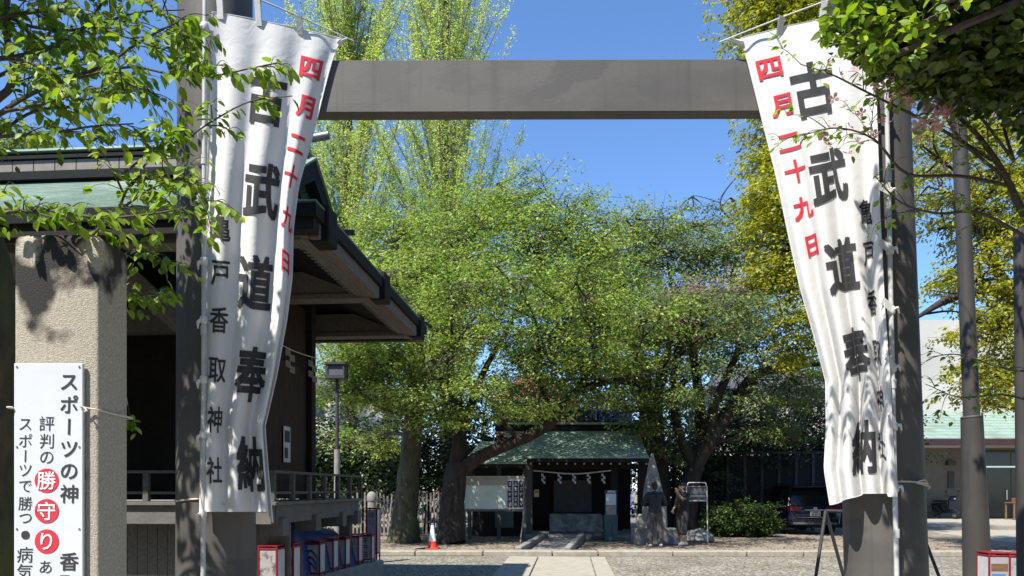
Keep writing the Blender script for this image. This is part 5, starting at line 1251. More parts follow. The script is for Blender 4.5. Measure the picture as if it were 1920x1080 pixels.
# --- mossy tree left of the forked one
far_tree('mossy_tree', 'leaning mossy-barked tree beside the picket fence and hall veranda', px_clumps([
    (571, 532, 18, 90, 50, .9), (775, 745, 19.8, 50, 24, .9), (800, 800, 20, 36, 18, .7), (690, 690, 20.5, 70, 28, 1.3), (660, 735, 20.2, 60, 24, 1.0), (735, 660, 20.5, 60, 25, 1.2), (640, 660, 21, 50, 22, 1.1), (700, 760, 21, 55, 22, .9),
    (720, 560, 23, 90, 60), (660, 500, 24, 80, 60, .8), (770, 600, 22, 60, 50, .8), (800, 520, 23, 70, 60, .9), (740, 440, 24.5, 80, 60, .8), (640, 590, 23, 60, 60, .8), (690, 820, 23.5, 60, 40, .5)], .085),
    [([G(757, 21.5), P(760, 960, 21.5), P(767, 880, 21.5), P(776, 790, 21.5), P(782, 700, 21.5), P(776, 620, 21.7), P(760, 520, 22.3)], [.52, .36, .31, .28, .26, .2, .08]),
     ([P(778, 720, 21.5), P(810, 680, 21.3), P(850, 640, 21.2), P(900, 585, 21.0)], [.15, .11, .07, .03]),
     ([P(780, 700, 21.5), P(740, 650, 21.2), P(690, 640, 20.9), P(640, 655, 20.6)], [.12, .08, .05, .02])],
    MT['springleaf'], MT['mossbark'], 21, 'trees of the precinct', .115, 12, vbias=.05, nrand=.4)
# --- forked cherry with the long arching limb
far_tree('forked_tree', 'dark forked tree with a long arching limb before the notice board', px_clumps([
    (950, 520, 16.8, 110, 46, .5), (1080, 530, 17, 110, 46, .6), (1200, 590, 17.5, 90, 40, .5), (860, 560, 17, 80, 40, .5), (720, 548, 18.5, 80, 45, .8), (900, 725, 19.3, 60, 24, .9), (1000, 752, 19.4, 70, 20, .8), (945, 775, 19.6, 50, 16, .7), (1120, 745, 19.6, 60, 20, .8), (860, 640, 20.2, 90, 40, .6), (930, 600, 20.4, 110, 45, .8), (1020, 560, 20.8, 110, 50), (900, 520, 21.5, 110, 55), (1000, 470, 22, 120, 55), (870, 430, 22.5, 100, 55),
    (960, 390, 23, 110, 50), (1060, 420, 22.5, 90, 50), (1100, 500, 21.5, 90, 55), (1120, 600, 20.5, 90, 40), (1040, 640, 19.8, 110, 34, 1.3), (960, 680, 19.8, 100, 30, 1.1), (1090, 690, 19.6, 90, 26, 1.3),
    (830, 700, 20.3, 70, 34, .5), (1010, 350, 23.5, 60, 26), (850, 560, 22, 80, 40), (1150, 650, 20.3, 60, 30), (840, 770, 20.4, 50, 24, .9), (930, 345, 24, 70, 34), (1180, 540, 22, 70, 50), (1140, 440, 23.5, 80, 40, .8), (1200, 410, 24.5, 60, 26, .6), (1110, 395, 24, 50, 22, .6), (800, 480, 23, 90, 60, .7)], .047),
    [([G(846, 21), P(846, 980, 21), P(850, 920, 21), P(857, 868, 21)], [.42, .36, .33, .31]),
     ([P(855, 885, 21), P(862, 820, 21), P(858, 760, 21), P(845, 715, 20.9), P(850, 640, 21), P(880, 540, 21.5)], [.24, .2, .17, .13, .09, .03]),
     ([P(862, 800, 21), P(885, 755, 21), P(905, 700, 21.2), P(950, 620, 21.5), P(1000, 520, 22)], [.15, .12, .09, .06, .02]),
     ([P(860, 888, 21), P(890, 862, 20.8), P(940, 838, 20.6), P(990, 818, 20.4), P(1035, 790, 20.3), P(1065, 748, 20.2), P(1110, 722, 20.2), P(1190, 708, 20.2), P(1260, 690, 20.4)], [.22, .19, .17, .16, .15, .13, .10, .07, .02]),
     ([P(1040, 785, 20.3), P(1020, 740, 20.6), P(1012, 690, 20.8), P(1030, 590, 21.3)], [.10, .08, .06, .02]),
     ([P(1075, 742, 20.2), P(1110, 680, 20.4), P(1120, 600, 20.8), P(1090, 480, 21.8)], [.08, .06, .045, .02])],
    MT['springleaf'], MT['bark'], 22, 'trees of the precinct', .105, 14, vbias=.04, nrand=.38)
# --- bare whips hanging off the mossy tree
rng = np.random.default_rng(9); m = MB(); q = random.Random(3)
wr = empty('dead_branch', P(840, 690, 20.6)); tag(wr, 'broken bare branch with pale hanging twigs between the trunks', 'branch'); o_ = P(840, 690, 20.6)
m.tube([x - o_ for x in catmull([P(782, 690, 21.4), P(800, 700, 21), P(830, 680, 20.6), P(870, 640, 20.5), P(905, 600, 20.5)], 4)], [.06, .04, .03, .012], 6)
for k in range(46):
    t = q.random(); st = P(785 + 110 * t, 700 - 85 * t, 20.9 - .4 * t); e = st + Vector((q.uniform(-.55, .3), q.uniform(-.3, .1), q.uniform(-.9, .35))); md = st.lerp(e, .5) + Vector((q.uniform(-.15, .15), 0, q.uniform(0, .25)))
    m.tube([x - o_ for x in catmull([st, md, e], 3)], [.012, .008, .003], 4)
m.build('bare_twigs', MT['paletwig'], wr)['kind'] = 'stuff'
# --- right-hand dark leaning tree
far_tree('leaning_tree', 'dark tree leaning over the hedge and panel fence', px_clumps([
    (1300, 550, 18.9, 110, 45, .45), (1400, 590, 19.5, 70, 40, .4), (1250, 640, 23.5, 100, 45), (1340, 620, 24, 100, 45), (1420, 660, 24.5, 70, 50), (1290, 560, 24.5, 100, 50), (1390, 560, 25, 80, 50), (1240, 480, 25, 100, 50), (1340, 470, 25.5, 100, 50), (1410, 470, 26, 60, 60),
    (1300, 420, 26, 80, 35), (1210, 420, 25.5, 70, 35), (1180, 720, 23, 70, 40, .8), (1280, 730, 23.5, 80, 40, .9), (1390, 740, 24.5, 80, 40, .9), (1480, 720, 25, 70, 50), (1250, 800, 23.5, 60, 34, .8), (1440, 800, 25, 70, 34, .8), (1500, 830, 25, 50, 24, .7), (1380, 385, 26.5, 50, 26, .4), (1290, 375, 26.5, 40, 22, .4)], .06),
    [([G(1285, 24.5), P(1288, 960, 24.5), P(1300, 880, 24.5), P(1335, 820, 24.5), P(1375, 760, 24.6), P(1415, 705, 24.8), P(1470, 690, 25), P(1560, 680, 25.2)], [.45, .36, .30, .26, .22, .18, .12, .05]),
     ([P(1330, 828, 24.5), P(1340, 760, 24.3), P(1365, 700, 24.3), P(1385, 640, 24.8), P(1370, 520, 25.5)], [.2, .16, .13, .09, .03]),
     ([P(1300, 880, 24.5), P(1270, 800, 24.2), P(1262, 720, 24), P(1270, 620, 24.2), P(1250, 480, 25)], [.18, .15, .12, .09, .03]),
     ([P(1370, 520, 25.5), P(1390, 440, 26), P(1350, 380, 26.3), P(1400, 310, 26.5)], [.05, .04, .03, .01])],
    MT['blueleaf'], MT['bark'], 23, 'trees of the precinct', .11, 13, vbias=.06, nrand=.42)
# --- bronze blossom tree behind
far_tree('blossom_tree', 'late cherry tree with fading bronze pink blossom behind the leaning tree', px_clumps([
    (1180, 610, 23, 50, 22), (1265, 598, 22.8, 60, 24), (1340, 565, 23, 60, 26), (1395, 550, 23.2, 40, 22), (1290, 560, 23.2, 60, 20, .7), (1320, 610, 23, 60, 20)], .05),
    [([G(1320, 27.5), P(1318, 860, 27.5), P(1310, 740, 26), P(1295, 640, 24.2), P(1280, 590, 23.2)], [.3, .24, .18, .12, .04])], MT['bronzeleaf'], MT['bark'], 24, 'trees of the precinct', .10, 12)
# --- thick trunk behind the pavilion
far_tree('pavilion_tree', 'dark thick-trunked tree right behind the pavilion gable', px_clumps([
    (1200, 770, 24.6, 60, 30), (1150, 700, 25.5, 80, 40), (1120, 590, 26, 90, 60), (1060, 520, 26.5, 90, 60), (1160, 480, 26.5, 90, 60), (1050, 640, 26, 90, 50), (1000, 720, 26, 60, 36), (1240, 840, 24.2, 40, 40, .8)], .06),
    [([G(1236, 25.2), P(1232, 940, 25.2), P(1224, 840, 25.2), P(1216, 760, 25.3), P(1190, 640, 25.8), P(1150, 520, 26.3)], [.55, .46, .40, .34, .2, .06]), ([P(1218, 780, 25.3), P(1245, 700, 25), P(1260, 600, 25)], [.2, .14, .05])],
    MT['blueleaf'], MT['bark'], 25, 'trees of the precinct', .12, 12)
# --- evergreen understorey
k = 0
for (px, py, Y, rx, ry, lab) in ((600, 860, 26.5, 60, 90, 'dark evergreen shrub behind the lamp post'), (680, 850, 27.5, 70, 95, 'dark evergreen shrub behind the stone bollard'), (800, 850, 27, 80, 100, 'dark evergreen shrub behind the mossy and forked trunks'),
        (905, 800, 29, 80, 110, 'dark evergreen shrub behind the notice board roof'), (1010, 790, 30, 80, 90, 'dark evergreen shrub rising behind the pavilion ridge'), (1120, 790, 30, 80, 100, 'dark evergreen shrub before the blue-sheeted house'), (1260, 850, 28, 80, 95, 'dark evergreen shrub behind the pointed monument'),
        (1380, 790, 29, 90, 80, 'dark evergreen shrub above the panel fence'), (1500, 800, 29, 90, 100, 'dark evergreen shrub behind the parked car'), (1600, 790, 30, 80, 110, 'dark evergreen shrub hidden partly by the sunlit pillar')):
    c = P(px, py, Y); r = (M(rx, Y), 1.3, M(ry, Y))
    cl = [(c, r, 300), (c + Vector((r[0] * .5, -.4, -r[2] * .5)), (r[0] * .7, 1, r[2] * .6), 130), (c - Vector((r[0] * .5, .4, r[2] * .5)), (r[0] * .7, 1, r[2] * .6), 130)]
    far_tree('evergreen_shrub', lab, cl, [([Vector((c.x, Y, -.05)), Vector((c.x + .1, Y, c.z * .6)), Vector((c.x, Y, c.z))], [.14, .1, .04])], MT['darkleaf'], MT['bark'], 60 + k, 'evergreen shrubs along the back', .15, 16, lateral=.22, cat='shrub', twigs=.15, dense=True); k += 1
# --- clipped hedge bushes before the panel fence
k = 0
for (px, w_, lab) in ((1346, 22, 'leafy low hedge bush next to the framed board'), (1384, 23, 'leafy low hedge bush with bright tips, middle of the hedge'), (1420, 20, 'leafy low hedge bush next to the parked car')):
    Y = 24.2; c = P(px, 965, Y); c.z = .45; r = (M(w_, Y), .45, .46)
    far_tree('hedge_bush', lab, [(c, r, 330), (c + Vector((.1, -.1, .15)), (r[0] * .8, .45, .5), 120)], [([Vector((c.x, Y, -.05)), Vector((c.x, Y, .5))], [.06, .03])], MT['bushleaf'], MT['bark'], 80 + k, 'hedge bushes before the panel fence', .085, 14, (.1, .25), .1, cat='bush', twigs=.1, vbias=.1, dense=True); k += 1
# --- two upright ginkgoes
def ginkgo(px, Y, spread, label, seed, ztop, zlow, nshoot):
    rng = np.random.default_rng(seed); b = G(px, Y); root = empty('ginkgo_tree', (b.x, b.y, 0)); tag(root, label, 'tree', 'ginkgo trees behind the hall'); q = random.Random(seed)
    m = MB(); m.tube([(0, 0, -.05), (.05, 0, 4), (-.05, 0, ztop * .5), (.05, 0, ztop * .8), (0, 0, ztop)], [.40, .28, .19, .10, .03], 12); m.build('trunk', MT['bark'], root, smooth=True)
    m = MB(); P_, D_, L_ = [], [], []
    for k in range(nshoot):
        z0 = zlow + (ztop * .82 - zlow) * q.random(); az = q.uniform(0, 2 * math.pi); t = (z0 - zlow) / (ztop - zlow); R = spread * (1.35 - .7 * t) * q.uniform(.2, 1.0); Hh = q.uniform(3.5, 8.5) * (1 - .3 * t)
        dx, dy = math.cos(az), math.sin(az)
        pts = catmull([(0, 0, z0), (dx * R * .36, dy * R * .36, z0 + Hh * .22), (dx * R * .70, dy * R * .70, z0 + Hh * .58), (dx * R * 1.0 + q.gauss(0, .15), dy * R, z0 + Hh)], 5); m.tube(pts, [.06, .035, .02, .006], 5)
        n = int(Hh * 24)
        for i in range(n):
            u = q.uniform(.16, 1) * (len(pts) - 1); j = min(int(u), len(pts) - 2); p = pts[j].lerp(pts[j + 1], u - j); w_ = .05 + .07 * (1 - u / len(pts))
            P_.append((p.x + q.gauss(0, w_), p.y + q.gauss(0, w_), p.z + q.gauss(0, .15))); D_.append((q.gauss(0, .5), q.gauss(0, .5), 1.0)); L_.append(q.uniform(.12, .4))
    m.build('shoots', MT['paletwig'], root, smooth=True)['kind'] = 'stuff'
    pos, d, L = np.array(P_), np.array(D_), np.array(L_)
    p, a, nn, sz = spray_arrays(rng, pos, d, L, 6, .085, .07, 0, 1.0); nn = rng.normal(size=nn.shape) + np.array([[-.3, -.8, .5]])
    val = np.clip(rng.normal(.5, .25, len(p)), 0, 1); cr = link('crown', leaf_mesh('crown', LEAF_FAR, p, a, nn, sz, val), MT['ginkgoleaf'], root); cr['kind'] = 'stuff'
    kk = slice(None, None, 4); tw = link('twigs', twig_mesh('twigs', (pos - nrm(d) * .2)[kk], (pos + nrm(d) * L[:, None])[kk], np.full(len(pos[kk]), .008), np.full(len(pos[kk]), .003)), MT['paletwig'], root); tw['kind'] = 'stuff'
ginkgo(835, 31, 3.5, 'tall upright ginkgo with feathery pale green shoots, farther from the hall', 31, 26, 4.0, 175)
ginkgo(655, 32, 3.4, 'tall upright ginkgo with pale green shoots, directly behind the hall roof', 32, 26, 4.0, 170)
# --- yellow-green camphors
far_tree('camphor_tree', 'tall camphor tree with dense yellow-green spring leaves behind the sunlit pillar', px_clumps([
    (1440, 20, 22.7, 62, 70), (1470, -60, 22.7, 80, 70), (1520, 60, 22.7, 90, 90), (1470, 130, 22.8, 60, 60), (1500, 220, 22.7, 80, 70), (1455, 290, 22.7, 42, 45), (1440, 380, 22.3, 36, 50), (1500, 350, 22.7, 70, 80), (1475, 470, 22.3, 55, 60), (1450, 530, 22.2, 30, 40),
    (1530, 480, 22.7, 70, 80), (1500, 590, 22.3, 50, 55), (1480, 655, 22.2, 30, 26, .8), (1600, 300, 23.5, 90, 160, .5), (1650, 100, 23.5, 90, 130, .5)], .11),
    [([G(1640, 23.4), P(1638, 800, 23.4), P(1620, 560, 23.4), P(1580, 340, 23.3), P(1540, 100, 23), P(1500, -60, 23)], [.6, .5, .42, .32, .18, .05])],
    MT['camphorleaf'], MT['bark'], 41, 'camphor trees', .12, 12, (.15, .4), .15, .25, cat='tree', twigs=.2, dense=True)
far_tree('camphor_tree', 'spreading camphor tree with yellow-green leaves and dark limbs before the white building', px_clumps([
    (1840, 520, 17, 60, 60, .8), (1900, 440, 17, 60, 60, .8), (1870, 620, 16.5, 50, 45), (1860, 700, 16.2, 50, 40), (1840, 750, 16.2, 34, 22, .8), (1905, 690, 16.5, 40, 50), (1760, 430, 18, 50, 50, .7), (1740, 350, 18, 50, 40, .6), (1820, 330, 18, 60, 40, .5), (1900, 560, 16.6, 40, 60, .8), (1790, 500, 17.5, 40, 30, .5),
    (1750, 290, 17, 50, 50, .8), (1880, 330, 17.5, 60, 50, .8), (1850, 250, 18, 70, 50, .8), (1870, 400, 17.5, 50, 40, .8), (1960, 400, 17, 70, 90), (1990, 600, 17, 70, 90), (2040, 250, 17.5, 90, 110)], .075),
    [([G(2010, 18), P(2005, 900, 18), P(1990, 760, 18), P(1970, 640, 17.8), P(1960, 480, 17.6)], [.42, .36, .3, .25, .1]),
     ([P(1972, 660, 17.8), P(1900, 560, 17.3), P(1840, 545, 17), P(1780, 560, 17), P(1720, 595, 17)], [.2, .15, .12, .1, .04]),
     ([P(1900, 560, 17.3), P(1850, 470, 17.2), P(1830, 400, 17.3), P(1865, 350, 17.5)], [.13, .1, .08, .04])],
    MT['camphorleaf'], MT['bark'], 42, 'camphor trees', .10, 12, (.12, .35), .12, .3, cat='tree', twigs=.4)

# ------------------------------------------------------------------ near branches
def hanging(rng, pts, n, size, spread, down=.5):
    """leaf placement along a twig polyline"""
    pts = [Vector(p) for p in pts]; out = []
    for i in range(n):
        u = rng.random() * (len(pts) - 1); j = min(int(u), len(pts) - 2); p = pts[j].lerp(pts[j + 1], u - j); t = (pts[j + 1] - pts[j]).normalized()
        s = 1 if rng.random() < .5 else -1; side = t.cross(Vector((0, 0, 1))).normalized() * s
        ax = t * .5 + side * rng.uniform(.4, 1) + Vector((rng.gauss(0, .2), rng.gauss(0, .2), -down * rng.uniform(.4, 1.6)))
        nn = Vector((rng.gauss(0, .4), rng.gauss(0, .4) - .35, 1))
        out.append((p + side * rng.random() * spread + Vector((0, 0, -.01)), ax, nn, size * rng.uniform(.65, 1.2)))
    return out
def near_tree(root, leaves, m_leaf, seed, n_own=290, tmpl=LEAF_NEAR):
    """the leaves that show largest become parts of their own, the rest one part"""
    rng = random.Random(seed)
    def shown(l):
        c = l[0]; 
        if c.y < .5: return 0
        px, py = CX + c.x / c.y * F, CY - (c.z - H) / c.y * F
        return l[3] / c.y if (-20 < px < 1940 and -20 < py < 1090) else 0
    order = sorted(leaves, key=shown, reverse=True); own, rest = order[:n_own], order[n_own:]
    mesh = []
    for k in range(5):
        tv = tmpl[0].copy(); tv[:, 2] *= .4 + .5 * k; tv[:, 1] *= .9 + .06 * k
        me = np_mesh('leaf', tv, tmpl[1], np.full(len(tv), .2 + .17 * k)); me.materials.append(m_leaf); mesh.append(me)
    for (p, a, nn, s) in own:
        a = a.normalized(); b = nn.cross(a).normalized(); c = a.cross(b)
        o = bpy.data.objects.new('leaf', rng.choice(mesh)); col.objects.link(o); o.parent = root
        o.matrix_local = Matrix.Translation(p - root.location) @ (Matrix((a * s, b * s, c * s)).transposed().to_4x4())
    if rest:
        rl_ = np.array(root.location); A = np.array([list(x[0]) for x in rest]) - rl_
        nr = np.random.default_rng(seed); val = np.clip(nr.normal(.5, .24, len(rest)), 0, 1)
        o = link('foliage', leaf_mesh('foliage', tmpl, A, np.array([list(x[1]) for x in rest]), np.array([list(x[2]) for x in rest]), np.array([x[3] for x in rest]), val), m_leaf, root); o['kind'] = 'stuff'
def side_twigs(rng, m, off, pts, r, n, L, per, size, leaves, down=.5, gen=1, zb=0.0):
    pts = [Vector(p) for p in pts]
    for i in range(n):
        u = rng.uniform(.1, 1) * (len(pts) - 1); j = min(int(u), len(pts) - 2); p = pts[j].lerp(pts[j + 1], u - j); t = (pts[j + 1] - pts[j]).normalized()
        s = 1 if rng.random() < .5 else -1; sd = t.cross(Vector((0, 0, 1))).normalized() * s
        d = (t * rng.uniform(.3, 1) + sd * rng.uniform(.2, .9) + Vector((rng.gauss(0, .2), rng.gauss(0, .25), rng.gauss(zb, .35)))).normalized(); l = L * rng.uniform(.5, 1.2)
        q = catmull([p, p + d * l * .5 + Vector((0, 0, .02)), p + d * l - Vector((0, 0, .12 * l))], 4); m.tube([x - off for x in q], [r, r * .7, r * .35], 4)
        leaves += hanging(rng, q, per, size, .02, down)
        if gen > 1: side_twigs(rng, m, off, q, r * .6, 2, L * .55, max(3, per // 2), size, leaves, down, gen - 1, zb)

# --- cherry by the stone post, its branches hang before the gate
rg_ = random.Random(17); base = Vector((-4.12, 5.7, -.03)); root = empty('cherry_tree', (base.x, base.y, 0)); tag(root, 'cherry tree by the stone post with fresh leafy branches crossing the gate pillar', 'tree'); off = Vector((base.x, base.y, 0))
m = MB(); tp = catmull([base, Vector((-4.08, 5.7, .8)), Vector((-4.10, 5.65, 2.0)), Vector((-4.0, 5.5, 3.0)), Vector((-4.05, 5.2, 4.2)), Vector((-3.9, 4.9, 5.6))], 6)
m.tube([x - off + Vector((.03 * math.sin(i * 1.7), .02 * math.cos(i * 2.1), 0)) for i, x in enumerate(tp)], [.55, .42, .38, .30, .2, .1], 16); m.build('trunk', MT['mossbark'], root, smooth=True)
m = MB(); LV = []
def br(pxs, Ys, r0, r1, ntw, per, L=.35, size=.07, own=18, down=.55, gen=2, zb=0.0):
    pts = catmull([P(x, y, Y) for (x, y), Y in zip(pxs, np.linspace(Ys[0], Ys[1], len(pxs)))], 5); m.tube([p - off for p in pts], [r0, (r0 + r1) / 2, r1], 7)
    LV.extend(hanging(rg_, pts[len(pts) // 3:], own, size, .02, down)); side_twigs(rg_, m, off, pts, .0045, ntw, L, per, size, LV, down, gen, zb)
br([(-260, 420), (-60, 260), (40, 186), (130, 148), (200, 120), (262, 78), (335, 40)], (4.9, 4.3), .018, .005, 16, 6)
br([(-260, 330), (-40, 264), (60, 252), (115, 246), (180, 236), (250, 232)], (4.8, 4.4), .014, .004, 9, 5)
br([(130, 150), (240, 126), (330, 141), (400, 142), (470, 128), (528, 116)], (4.5, 4.2), .008, .003, 9, 6, .18, own=22)
br([(225, 330), (300, 275), (345, 262), (400, 226), (470, 190), (548, 180)], (4.5, 4.25), .008, .003, 8, 5, .18, own=24)
br([(150, 470), (215, 402), (240, 352), (280, 300), (312, 268)], (4.6, 4.3), .01, .004, 10, 6, .3, own=18)
br([(-200, 420), (-40, 402), (80, 395), (190, 408), (290, 400), (372, 384)], (4.6, 4.15), .016, .004, 14, 6, .26, own=30)
br([(120, 500), (200, 415), (290, 350), (350, 340), (385, 390)], (4.5, 4.2), .01, .003, 12, 6, .25, own=22)
br([(-220, 60), (-40, 20), (60, 50), (150, 55), (250, 25), (345, 18)], (5.0, 4.4), .015, .004, 16, 6, .4)
br([(-160, 260), (15, 170), (12, 60), (18, -60), (30, -200)], (5.0, 4.8), .028, .012, 16, 6, .45)
br([(-100, 120), (60, 100), (150, 60), (210, -30), (240, -120)], (4.9, 4.5), .016, .005, 14, 6, .4)
br([(-100, 180), (40, 120), (110, 30), (150, -80)], (5.4, 5.2), .016, .005, 16, 7, .4)
br([(-60, 300), (50, 215), (130, 200), (200, 175), (280, 170)], (5.2, 4.9), .012, .004, 12, 6, .35)
br([(-120, 60), (20, 30), (120, 20), (210, 60), (300, 90)], (4.9, 4.35), .014, .004, 16, 7, .32)
br([(-120, 220), (0, 210), (100, 190), (180, 165), (240, 180)], (4.7, 4.35), .014, .004, 16, 7, .3)
br([(-100, 130), (20, 110), (100, 130), (170, 110), (230, 150)], (4.8, 4.4), .012, .004, 14, 7, .3)
br([(60, -60), (140, -20), (230, -10), (320, 30), (355, 90)], (4.7, 4.3), .012, .003, 14, 7, .25, own=20)
br([(-120, 400), (0, 392), (60, 398), (110, 410)], (4.6, 4.3), .012, .004, 9, 6, .2)
br([(150, 560), (230, 480), (270, 470), (310, 490)], (5.3, 5.1), .01, .004, 7, 6, .22, own=16)
br([(180, 600), (240, 560), (285, 555), (335, 560)], (5.4, 5.2), .009, .003, 8, 6, .22, own=18)
br([(225, 690), (240, 760), (245, 800)], (5.2, 5.15), .004, .002, 2, 3, .1, own=5)
# the crown goes on above the picture: it shades the pillar and the foot of the hall
for k in range(60):
    d_ = Vector((rg_.gauss(0, 1), rg_.gauss(0, 1), rg_.gauss(0, 1))).normalized() * rg_.random() ** .4; cx_ = (-3.75, 4.05, 5.25, 1.0, .75, .65) if k < 14 else (-6.2, 4.2, 5.4, 1.7, 1.3, .9)
    x0_, y0_, z0_ = cx_[0] + d_.x * cx_[3], cx_[1] + d_.y * cx_[4], cx_[2] + d_.z * cx_[5]
    st = Vector((-4.0, 5.1, 4.6)); e = Vector((x0_, y0_, z0_)); md = st.lerp(e, .5) + Vector((0, 0, .3)); pts = catmull([st, md, e], 5); m.tube([p - off for p in pts], [.03, .015, .005], 5)
    LV.extend(hanging(rg_, pts[len(pts) // 2:], 8, .10, .03)); side_twigs(rg_, m, off, pts[len(pts) // 2:], .004, 6, .45, 7, .11, LV, .5, 2)
bro = m.build('branches', MT['twig'], root, smooth=True); bro['kind'] = 'stuff'
near_tree(root, LV, MT['cherryleaf'], 5)

# --- glossy evergreen overhanging from the right
rg_ = random.Random(29); base = Vector((4.9, 3.6, -.03)); root = empty('evergreen_tree', (base.x, base.y, 0)); tag(root, 'glossy dark evergreen tree overhanging the banner of the sunlit pillar', 'tree'); off = Vector((base.x, base.y, 0))
m = MB(); tp = catmull([base, Vector((4.85, 3.6, 1.2)), Vector((4.7, 3.7, 2.6)), Vector((4.4, 3.9, 3.9)), Vector((4.0, 4.0, 5.4))], 6); m.tube([x - off for x in tp], [.26, .2, .17, .13, .05], 14); m.build('trunk', MT['bark'], root, smooth=True)
m = MB(); LV = []
def whorl(p, n, size, up=.35):
    for k in range(n):
        an = rg_.uniform(0, 6.28); ax = Vector((math.cos(an), math.sin(an), rg_.uniform(-.9, .6))); LV.append((p + Vector((rg_.gauss(0, .03), rg_.gauss(0, .03), rg_.gauss(0, .03))), ax, Vector((rg_.gauss(0, .8), rg_.gauss(0, .8), 1)), size * rg_.uniform(.7, 1.2)))
def mass(px, py, Y, rx, ry, n, dz=.5, per=9, size=.074):
    c = P(px, py, Y); a, b = M(rx, Y), M(ry, Y); st = min(tp, key=lambda p: (p - c).length)
    pts = catmull([st, st.lerp(c, .55) + Vector((0, 0, .15)), c], 5); m.tube([p - off for p in pts], [.05, .03, .015], 6)
    for k in range(n):
        d = Vector((rg_.gauss(0, 1), rg_.gauss(0, 1), rg_.gauss(0, 1))).normalized() * (rg_.random() ** .4); e = c + Vector((d.x * a, d.y * dz, d.z * b))
        if k % 3 == 0: m.tube([c - off + Vector((d.x * a * .3, d.y * dz * .3, d.z * b * .3)), e - off], [.007, .003], 4)
        whorl(e, per, size)
mass(1880, 60, 4.5, 130, 120, 260, .6); mass(1790, 60, 4.4, 105, 85, 190, .5); mass(1700, 40, 4.3, 90, 70, 120, .45); mass(1640, 20, 4.2, 70, 45, 60, .35, 6); mass(1870, 125, 4.4, 90, 36, 80, .4); mass(1935, 140, 4.4, 70, 55, 70, .4); mass(1590, 40, 4.15, 40, 28, 16, .25, 6)
mass(1900, -150, 4.6, 200, 120, 240, .8, 6); mass(2090, 20, 4.4, 130, 150, 230, .6, 8); mass(2060, 190, 4.5, 110, 60, 110, .5, 8); mass(2230, 120, 4.3, 120, 160, 160, .6, 8); mass(1720, -130, 4.5, 130, 90, 110, .7, 6); 
def mass3(c, r, n, per=7, size=.09):
    c = Vector(c); px, py = CX + c.x / c.y * F, CY - (c.z - H) / c.y * F; mass(px, py, c.y, r[0] * F / c.y, r[2] * F / c.y, n, r[1], per, size)
mass3((3.0, 3.2, 5.7), (.9, .7, .5), 110); mass3((1.95, 4.3, 6.1), (.5, .4, .3), 12); mass3((3.6, 3.4, 5.6), (1.2, .8, .6), 150); mass3((3.0, 3.3, 5.1), (.8, .6, .35), 120); mass3((4.6, 5.4, 6.2), (1.2, .9, .5), 70); mass3((5.3, 8.4, 7.1), (1.0, .9, .55), 60)
bro = m.build('branches', MT['bark'], root, smooth=True); bro['kind'] = 'stuff'
near_tree(root, LV, MT['evergreen'], 6)
m = MB(); LV = []                                   # pale young shoots on the sunny side
mass(1640, 30, 4.05, 75, 40, 24, .2, 6, .065); mass(1700, 60, 4.0, 60, 30, 10, .15, 6, .065); mass(1585, 70, 4.05, 50, 26, 12, .15, 5, .07); mass(1660, 110, 4.05, 50, 22, 12, .15, 5, .07); mass(1760, 10, 3.95, 60, 16, 5, .15, 5, .065)
bro = m.build('young_shoots', MT['twig'], root, smooth=True); bro['kind'] = 'stuff'
A = np.array([list(x[0]) for x in LV]) - np.array(root.location); nr = np.random.default_rng(8)
o = link('young_foliage', leaf_mesh('young_foliage', LEAF_NEAR, A, np.array([list(x[1]) for x in LV]), np.array([list(x[2]) for x in LV]), np.array([x[3] for x in LV]), np.clip(nr.normal(.6, .25, len(LV)), 0, 1)), MT['cherryleaf'], root); o['kind'] = 'stuff'

# --- pink flowering dogwood in front of the sunlit banner
rg_ = random.Random(37); base = Vector((4.6, 5.3, -.03)); root = empty('dogwood_tree', (base.x, base.y, 0)); tag(root, 'sparse dogwood with pink flowers on thin branches before the sunlit pillar', 'tree'); off = Vector((base.x, base.y, 0))
m = MB(); tp = catmull([base, Vector((4.55, 5.3, 1.4)), Vector((4.45, 5.2, 2.4)), Vector((4.2, 5.1, 3.3)), Vector((3.6, 5.0, 4.1))], 5); m.tube([x - off for x in tp], [.11, .09, .075, .055, .02], 10); m.build('trunk', MT['bark'], root, smooth=True)
m = MB(); LV = []; FLW = []
def dbr(pxs, Ys, r0, r1, n, per=3, L=.3, fl=()):
    pts = catmull([P(x, y, Y) for (x, y), Y in zip(pxs, np.linspace(Ys[0], Ys[1], len(pxs)))], 5); m.tube([p - off for p in pts], [r0, (r0 + r1) / 2, r1], 6); side_twigs(rg_, m, off, pts, .0035, n, L, per, .05, LV, .3, 2, .1)
    for (x, y) in fl: FLW.append(P(x, y, Ys[1] + .05))
dbr([(2010, 520), (1930, 420), (1885, 330), (1840, 262), (1800, 222), (1750, 180)], (5.2, 4.9), .03, .006, 12, 3, .4)
dbr([(1900, 350), (1800, 330), (1700, 325), (1640, 262), (1570, 240), (1500, 255)], (5.1, 4.75), .014, .003, 12, 3, .28, ((1625, 245), (1590, 288), (1556, 124), (1604, 132)))
dbr([(1860, 300), (1760, 240), (1680, 200), (1620, 170), (1560, 140), (1500, 120)], (5.1, 4.7), .012, .003, 12, 4, .26, ((1558, 118), (1640, 150), (1660, 160)))
dbr([(1950, 460), (1840, 400), (1760, 400), (1690, 380), (1640, 330)], (5.2, 4.85), .014, .003, 9, 3, .3)
dbr([(1880, 330), (1800, 260), (1740, 160), (1700, 130)], (5.1, 4.9), .012, .003, 10, 4, .25)
dbr([(1900, 300), (1880, 220), (1900, 150)], (5.1, 5.0), .012, .003, 7, 3, .3)
dbr([(1960, 700), (1880, 690), (1800, 665), (1740, 670)], (6.4, 6.2), .01, .003, 8, 2, .3)
